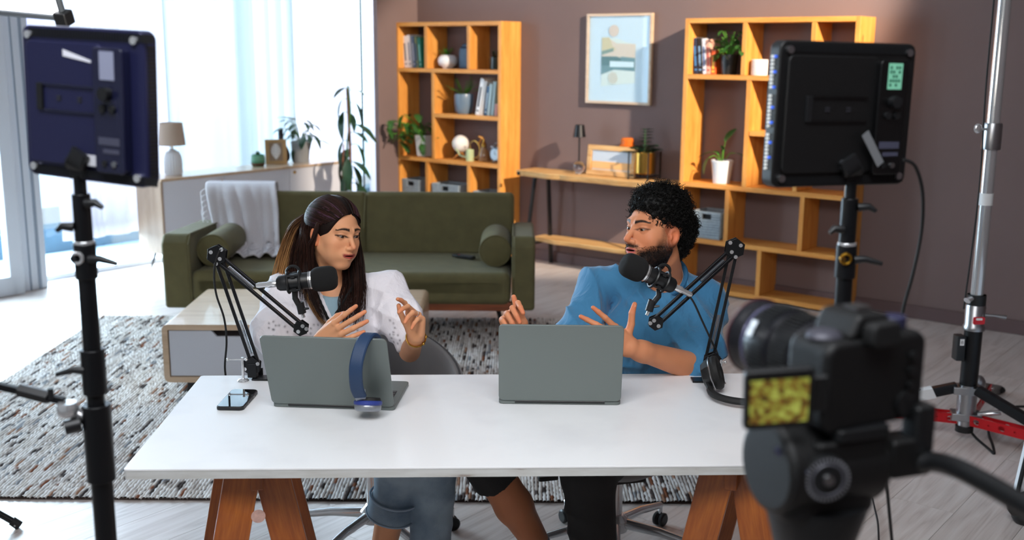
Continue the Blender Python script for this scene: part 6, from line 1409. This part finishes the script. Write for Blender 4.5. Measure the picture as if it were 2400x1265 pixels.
lock([inW(.070,-.03,.03),inW(.085,-.0,-.04),at(838,660,3.50),at(838,715,3.44),at(828,762,3.40)],.022,.032,240,dark,(1.0,.8,.6))
lock([inW(.05,-.05,.0),at(815,650,3.52),at(806,710,3.45),at(812,765,3.41)],.02,.026,150,dark,(1.0,.8,.6))
lock([inW(.072,.02,.04),inW(.084,.02,-.02),at(848,640,3.52),at(856,690,3.47)],.012,.012,60,dark,(1.0,.8,.6))
hp_.append(strands(paths,rr,cc)); npmesh('hair',hp_,hairM,wm,OW)
MB().torus((0,0,0),.010,.0035,16,6,M=Matrix.Translation(inW(0,-.116,.052)-OW)@Matrix.Rotation(1.2,4,'X')).build('hair_tie',mat('lilac_hair_tie','#7f74a8',.5),wm,smooth=True)
MB().torus(tuple(inW(-.081,-.004,-.040)-OW),.0055,.0011,16,6,rot=Matrix.Rotation(PI/2,3,'X')).build('earring',M_['gold'],wm,smooth=True)
dW=(wLW-eLW).normalized(); MB().torus((0,0,0),.031,.0028,28,8,M=along(wLW-dW*.012-OW,wLW-OW)).sph((.031,0,0),.006,10,8,M=along(wLW-dW*.012-OW,wLW-OW)).sph((.022,-.022,0),.0055,10,8,M=along(wLW-dW*.012-OW,wLW-OW)).build('bracelet',M_['gold'],wm,smooth=True)
MB().torus((0,0,0),.0085,.0014,16,6,M=along(hL[1][2][0][0].lerp(hL[1][2][0][1],.4)-OW,hL[1][2][0][1]-OW)).build('ring',M_['chrome'],wm,smooth=True)
# ================================================================ MAN
HM=at(1534,546,3.44); FM=(-math.sin(math.radians(57)),-math.cos(math.radians(57)))
RM=frameR(FM,math.radians(-8),math.radians(-4)); RMn=np.array(RM,f32); sM=1.07
OM=V((.47,3.68,0)); mn=person('bearded man with black curls in a blue sweatshirt, gesturing over his laptop',OM)
toM=lambda P:((P-nv(HM))@RMn)/sM
inM=lambda a,b,c: HM+RM@V((a,b,c))*sM
skM=rgb('#cb8762')
nbM=V((.515,3.55,1.000)); sRM,sLM=V((.295,3.60,.965)),V((.655,3.56,.925))
eRM,wRM=V((.185,3.42,.780)),at(1216,792,3.20); eLM,wLM=V((.600,3.36,.745)),at(1478,815,3.19)
gR=hand_prims(wRM,at(1197,736,3.185)-wRM,V((-.25,.95,.25)),1.04,-1,[(.70,1.05,.5),(1.05,1.1,.5),(1.25,1.1,.5),(1.35,1.1,.5)],thumb=(.05,-.15,.05,-.10),splay=(-.05,-.12,-.18,-.25))
gL=hand_prims(wLM,at(1400,770,3.14)-wLM,V((-.1,-1,.35)),1.05,1,[(.05,.20,.12),(.35,.3,.2),(.55,.4,.3),(.6,.4,.3)],thumb=(1.25,-.15,.25,-.25),splay=(.20,.0,-.12,-.25))
def bodyM_head(P):
    H=toM(P); d=head_field(H,True)*sM; n0=inM(0,-.034,-.065); d=smin(d,cap(P,n0,nbM,.058,.062),.02); d=smin(d,ell(P,nbM+V((0,0,-.06)),(.085,.065,.06)),.04); return d
parts=[]
lo,hi=HM-V((.15,.15,.25)),HM+V((.15,.15,.15)); v,f=surf(bodyM_head,lo,hi,.0020); parts.append((v,f,head_cols(toM(v),True,skM,2)))
for (e,w,hp,r0,r1) in ((eRM,wRM,gR,.042,.029),(eLM,wLM,gL,.048,.031)):
    pts=[w,e]+[c[1] for ch in hp[1] for c in ch]; lo,hi=bounds(pts,.055); v,f=surf(lambda P:armf(P,e,w,hp,r0,r1),lo,hi,.0024)
    c=vcol_noise(v,skM*1.05,.06); t_=np.exp(-np.min([((v-nv(tp[0]))**2).sum(1) for tp in hp[2]],0)/.0003); c=c*(1-.22*t_[:,None]*np.array([0,1,1.2])); parts.append((v,f,c.astype(f32)))
kA,aA=at(1160,1085,3.22),at(1300,1290,3.30); kB,aB=at(1385,1085,3.12),at(1400,1420,3.12)
kA=V((-.075,3.16,.50)); aA=V((.115,3.24,.14)); kB=V((.235,3.10,.50)); aB=V((.27,3.14,.09))
def legM(P): d=cap(P,kA,kA.lerp(aA,.45),.058,.060); d=smin(d,cap(P,kA.lerp(aA,.45),aA,.058,.036),.02); d=smin(d,cap(P,aA,aA+V((.02,-.12,-.085)),.036,.024),.03); return d
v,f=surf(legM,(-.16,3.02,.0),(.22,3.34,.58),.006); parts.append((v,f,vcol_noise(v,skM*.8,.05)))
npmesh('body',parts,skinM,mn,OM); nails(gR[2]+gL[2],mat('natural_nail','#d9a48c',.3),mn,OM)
eyes(inM,RM,sM,mn,OM,-.10,-.30,'#24140c')
def sweat(P):
    pM=V((.48,3.68,.52)); d=capf(P,pM,nbM+V((-.02,.0,-.16)),.160,.160,(0,1,0),1.30); d=smin(d,ell(P,nbM+V((-.03,-.035,-.16)),(.175,.118,.10)),.05)
    d=smin(d,cap(P,sRM,nbM+V((-.03,.0,-.005)),.062,.058),.04); d=smin(d,cap(P,sLM,nbM+V((.03,0,-.01)),.064,.058),.04)
    a=smin(cap(P,sRM+V((-.0,0,-.01)),sRM.lerp(eRM,.7),.068,.068),cap(P,sRM.lerp(eRM,.7),eRM.lerp(wRM,.12),.068,.058),.03)
    b=smin(cap(P,sLM+V((.0,0,-.01)),sLM.lerp(eLM,.7),.076,.080),cap(P,sLM.lerp(eLM,.7),eLM.lerp(wLM,.05),.080,.066),.03)
    d=smin(smin(d,a,.03),b,.03)
    d=d+folds(P,[((1,.3,.25),60,.0100,.5,1.6),((.6,.2,-1),84,.0065,1.7,1.8),((1,.1,.7),110,.0045,2,1.2)])
    neck=cap(P,nbM+V((0,-.012,-.0)),inM(0,-.03,-.08),.064,.075); return smax(d,-neck,.006)
v,f=surf(sweat,(.04,3.22,.55),(.80,3.86,1.10),.0045)
m,tt,b=nt('blue_sweatshirt_jersey'); b.inputs['Base Color'].default_value=srgb('#37769f'); b.inputs['Roughness'].default_value=.85; b.inputs['Sheen Weight'].default_value=.25; n=N(tt,'ShaderNodeTexNoise'); n.inputs['Scale'].default_value=11; n.inputs['Detail'].default_value=3; n.inputs['Distortion'].default_value=1.2; tt.links.new(coord(tt,(1,1,.45),(0,.5,0)),n.inputs[0]); bump(tt,b,n.outputs[0],.55,.03)
swt=npmesh('sweatshirt',[(v,f,np.tile(whb,(len(v),1)))],m,mn,OM)
dn=(inM(0,-.03,-.08)-nbM).normalized(); rb_=MB(); Mx=along(nbM+dn*.022+V((0,-.010,0))-OM,nbM+dn*.3-OM)
MB().torus((0,0,0),.0705,.0085,44,8,M=Mx).build('neck_ribbing',mat('navy_blue_rib','#285f86',.9,bmp=.3,bs=400),swt,smooth=True)
MB().torus((0,0,.004),.062,.0011,44,5,M=Mx@Matrix.Rotation(.16,4,'X')).build('necklace',M_['chrome'],mn,smooth=True)
def shorts(P):
    pM=V((.48,3.68,.50)); d=cap(P,pM+V((-.09,0,0)),pM+V((.09,0,0)),.135,.135); d=smin(d,cap(P,pM+V((-.09,-.05,0)),kA+V((0,.0,.01)),.105,.080),.04); d=smin(d,cap(P,kA,kA.lerp(aA,.20),.080,.078),.01); d=smax(d,((P-nv(kA.lerp(aA,.19)))@nv((aA-kA).normalized())),.004)
    e=smin(cap(P,pM+V((.05,-.05,0)),kB,.105,.082),cap(P,kB,aB+V((0,0,-.0)),.082,.070),.03); d=smin(d,e,.03)
    return d+folds(P,[((.2,.2,1),70,.0035,0,1.5),((1,.1,.3),50,.003,1,1.2)])
v,f=surf(shorts,(-.18,2.98,.04),(.72,3.84,.70),.0065); npmesh('trousers',[(v,f,np.tile(whb,(len(v),1)))],mat('black_trousers','#17191b',.85,bmp=.3,bs=400),mn,OM)
MB().lathe([(.036,-.03),(.040,-.01),(.042,.02),(.044,.035),(.038,.036)],20,along(aA.lerp(kA,.08)-OM,kA-OM)).build('sock',mat('grey_sock','#8b9196',.9),mn,smooth=True)
for a_ in (aA,aB): MB().sph((0,0,0),(.048,.14,.045),18,12).box((0,0,-.036),(.09,.27,.02)).build('shoe',mat('dark_sneaker','#2a2b2e',.6),mn,smooth=True,loc=a_-OM+V((.0,-.07,-.045 if a_ is aB else -.095)))
# curly hair
def capM(P):
    H=toM(P); d=ell(H,(0,-.022,.048),(.076,.100,.084)); face=ell(H,(0,.088,-.010),(.070,.058,.094)); d=smax(d,-face,.01); 
    d=smin(d,ell(H,(0,-.018,.094),(.064,.090,.056)),.03); d=smin(d,ell(H,(0,-.100,.010),(.058,.048,.062)),.03); d=smin(d,ell(H,(0,-.088,-.045),(.040,.030,.035)),.03); low=-(H[...,2]-.020-2.0*(H[...,1]+.018).clip(-.2,0)); d=smax(d,low,.01); n=.004*np.sin(H[...,0]*210)*np.sin(H[...,1]*190)*np.sin(H[...,2]*230); return (d+n)*sM
lo,hi=HM-V((.15,.16,.12)),HM+V((.16,.16,.18)); v,f=surf(capM,lo,hi,.0032); hm=[(v,f,vcol_noise(v,rgb('#040404'),.3))]
paths=[];rr=[];cc=[]; fn=f[:,0]; cand=v[fn]; rs=np.random.RandomState(21)
Hh=toM(cand); cn=toM(np.array([tuple(HM)],f32))[0]
nrm=cand-nv(inM(0,-.02,.03)); nrm/=np.linalg.norm(nrm,axis=1)[:,None]
sel=rs.choice(len(cand),2400)
for i in sel:
    p=cand[i].astype(float); n_=nrm[i].astype(float); a_=np.cross(n_,rs.normal(size=3)); a_/=np.linalg.norm(a_); b_=np.cross(n_,a_); R0=rs.uniform(.0045,.0095); turns=rs.uniform(.8,1.6); L=rs.uniform(.004,.022) if Hh[i,2]>.03 else rs.uniform(0,.010); t_=np.linspace(0,1,13)
    ang=t_*turns*2*PI+rs.rand()*6; P=p+n_*(L*t_)[:,None]-n_*.003+(a_*np.cos(ang)[:,None]+ (b_*.6+n_*.6)*np.sin(ang)[:,None])*R0; paths.append(P); rr.append(rs.uniform(.0007,.0013)); cc.append(rgb('#0b0a09')*(1+1.5*rs.rand()))
hm.append(strands(paths,rr,cc,taper=.6)); npmesh('curly_hair',hm,hairM,mn,OM)
# short beard hairs
HV=toM(parts[0][0]); ax=np.abs(HV[:,0]); msk=((HV[:,2]<-.072)|((ax>.026)&(HV[:,2]<-.045+.30*(ax-.026)))|((np.abs(HV[:,2]+.0425)<.005)&(ax<.028)))&(HV[:,1]>-.010)&(HV[:,2]>-.108)&(ax<.066); cand=parts[0][0][msk]; rs=np.random.RandomState(3)
paths=[];rr=[];cc=[]
for i in rs.choice(len(cand),2200): 
    p=cand[i].astype(float); n_=p-np.array(inM(0,.0,-.04)); n_/=np.linalg.norm(n_); d=n_*.6+np.array([0,0,-.7])+rs.normal(0,.35,3); d/=np.linalg.norm(d); L=rs.uniform(.003,.007); paths.append(np.array([p,p+d*L*.5+n_*.0008,p+d*L])); rr.append(.00045); cc.append(rgb('#140e0c'))
npmesh('beard',[strands(paths,rr,cc)],hairM,mn,OM)
# ================================================================ SWIVEL CHAIRS
def chair(loc,rz,label,brz,seat_z=.45):
    t=thing('swivel_chair',label,'chair',loc,rz); gm=mat('grey_chair_velvet','#6d6866',.85,var=.06,bmp=.2,bs=700,sheen=.3)
    # tub shell: open to local -y
    nu,nv_=36,7; vs=[];fs=[]
    for i in range(nu+1):
        a=math.radians(-128+256*i/nu); k=abs(a)/math.radians(128)
        ztop=seat_z+.275-.22*k**1.1; 
        for j in range(nv_+1):
            q=j/nv_; rx=.235+.075*q**.6; ry=.225+.075*q**.6; z=(seat_z-.075)+(ztop-seat_z+.075)*q
            vs.append((rx*math.sin(a),ry*math.cos(a)+(.0+.05*q*math.cos(a)),z))
    for i in range(nu):
        for j in range(nv_): a=i*(nv_+1)+j; fs.append((a,a+nv_+1,a+nv_+2,a+1))
    o=MB().add(vs,fs).build('backrest_shell',gm,t,smooth=True,auto=False); s=o.modifiers.new('s','SOLIDIFY'); s.thickness=.035; s.offset=0; s2=o.modifiers.new('b','BEVEL'); s2.width=.010; s2.segments=3
    rim=[V(vs[i*(nv_+1)+nv_])+V((0,0,.0)) for i in range(nu+1)]; MB().tube(rim,.0045,6).build('piping',mat('dark_piping','#3a3636',.8),o,smooth=True)
    MB().lathe([(0,seat_z-.13),(.13,seat_z-.13),(.225,seat_z-.075),(.25,seat_z-.03),(.24,seat_z+.0),(.20,seat_z+.015),(0,seat_z+.02)],36).build('seat',gm,t,smooth=True)
    MB().box((0,0,seat_z-.145),(.16,.16,.03)).build('mechanism',M_['black'],t,bevel=.004)
    MB().tube([(-.08,-.0,seat_z-.115),(-.23,-.03,seat_z-.118)],.005,8).build('lever_rod',M_['black'],t); MB().rbox((-.262,-.032,seat_z-.125),(.07,.03,.016),.008,3).build('lever_paddle',M_['black'],t,bevel=.003)
    MB().cyl((0,0,.13),(0,0,seat_z-.155),.024,n=20).build('gas_column',M_['chrome'],t,smooth=True); MB().lathe([(0,.085),(.045,.09),(.048,.13),(.03,.15),(0,.15)],24).build('hub',M_['chrome'],t,smooth=True)
    for k in range(5):
        a=2*PI*k/5+brz-rz; d=V((math.cos(a),math.sin(a),0)); p=d*.30; e=MB().tube([d*.03+V((0,0,.118)),d*.16+V((0,0,.108)),p+V((0,0,.082))],[.019,.016,.012],10).build('spoke',M_['chrome'],t,smooth=True)
        c=MB().cyl(p+V((0,0,.05)),p+V((0,0,.085)),.008,n=10).build('caster_stem',M_['chrome'],t,smooth=True); x=V((-d.y,d.x,0))
        for s_ in(-1,1): MB().lathe([(0,-.009),(.020,-.009),(.026,-.004),(.026,.004),(.020,.009),(0,.009)],20,basis(V((0,0,1)),d,x,p+x*.013*s_+V((0,0,.0262)))).build('caster_wheel',M_['black'],t,smooth=True)
    return t
chair((-.49,3.62,0),math.radians(-10),'grey velvet tub swivel chair on chrome castor base, woman seated in it',math.radians(168))
chair((.37,3.56,0),math.radians(16),'grey velvet tub swivel chair on chrome castor base, man seated in it',math.radians(50))
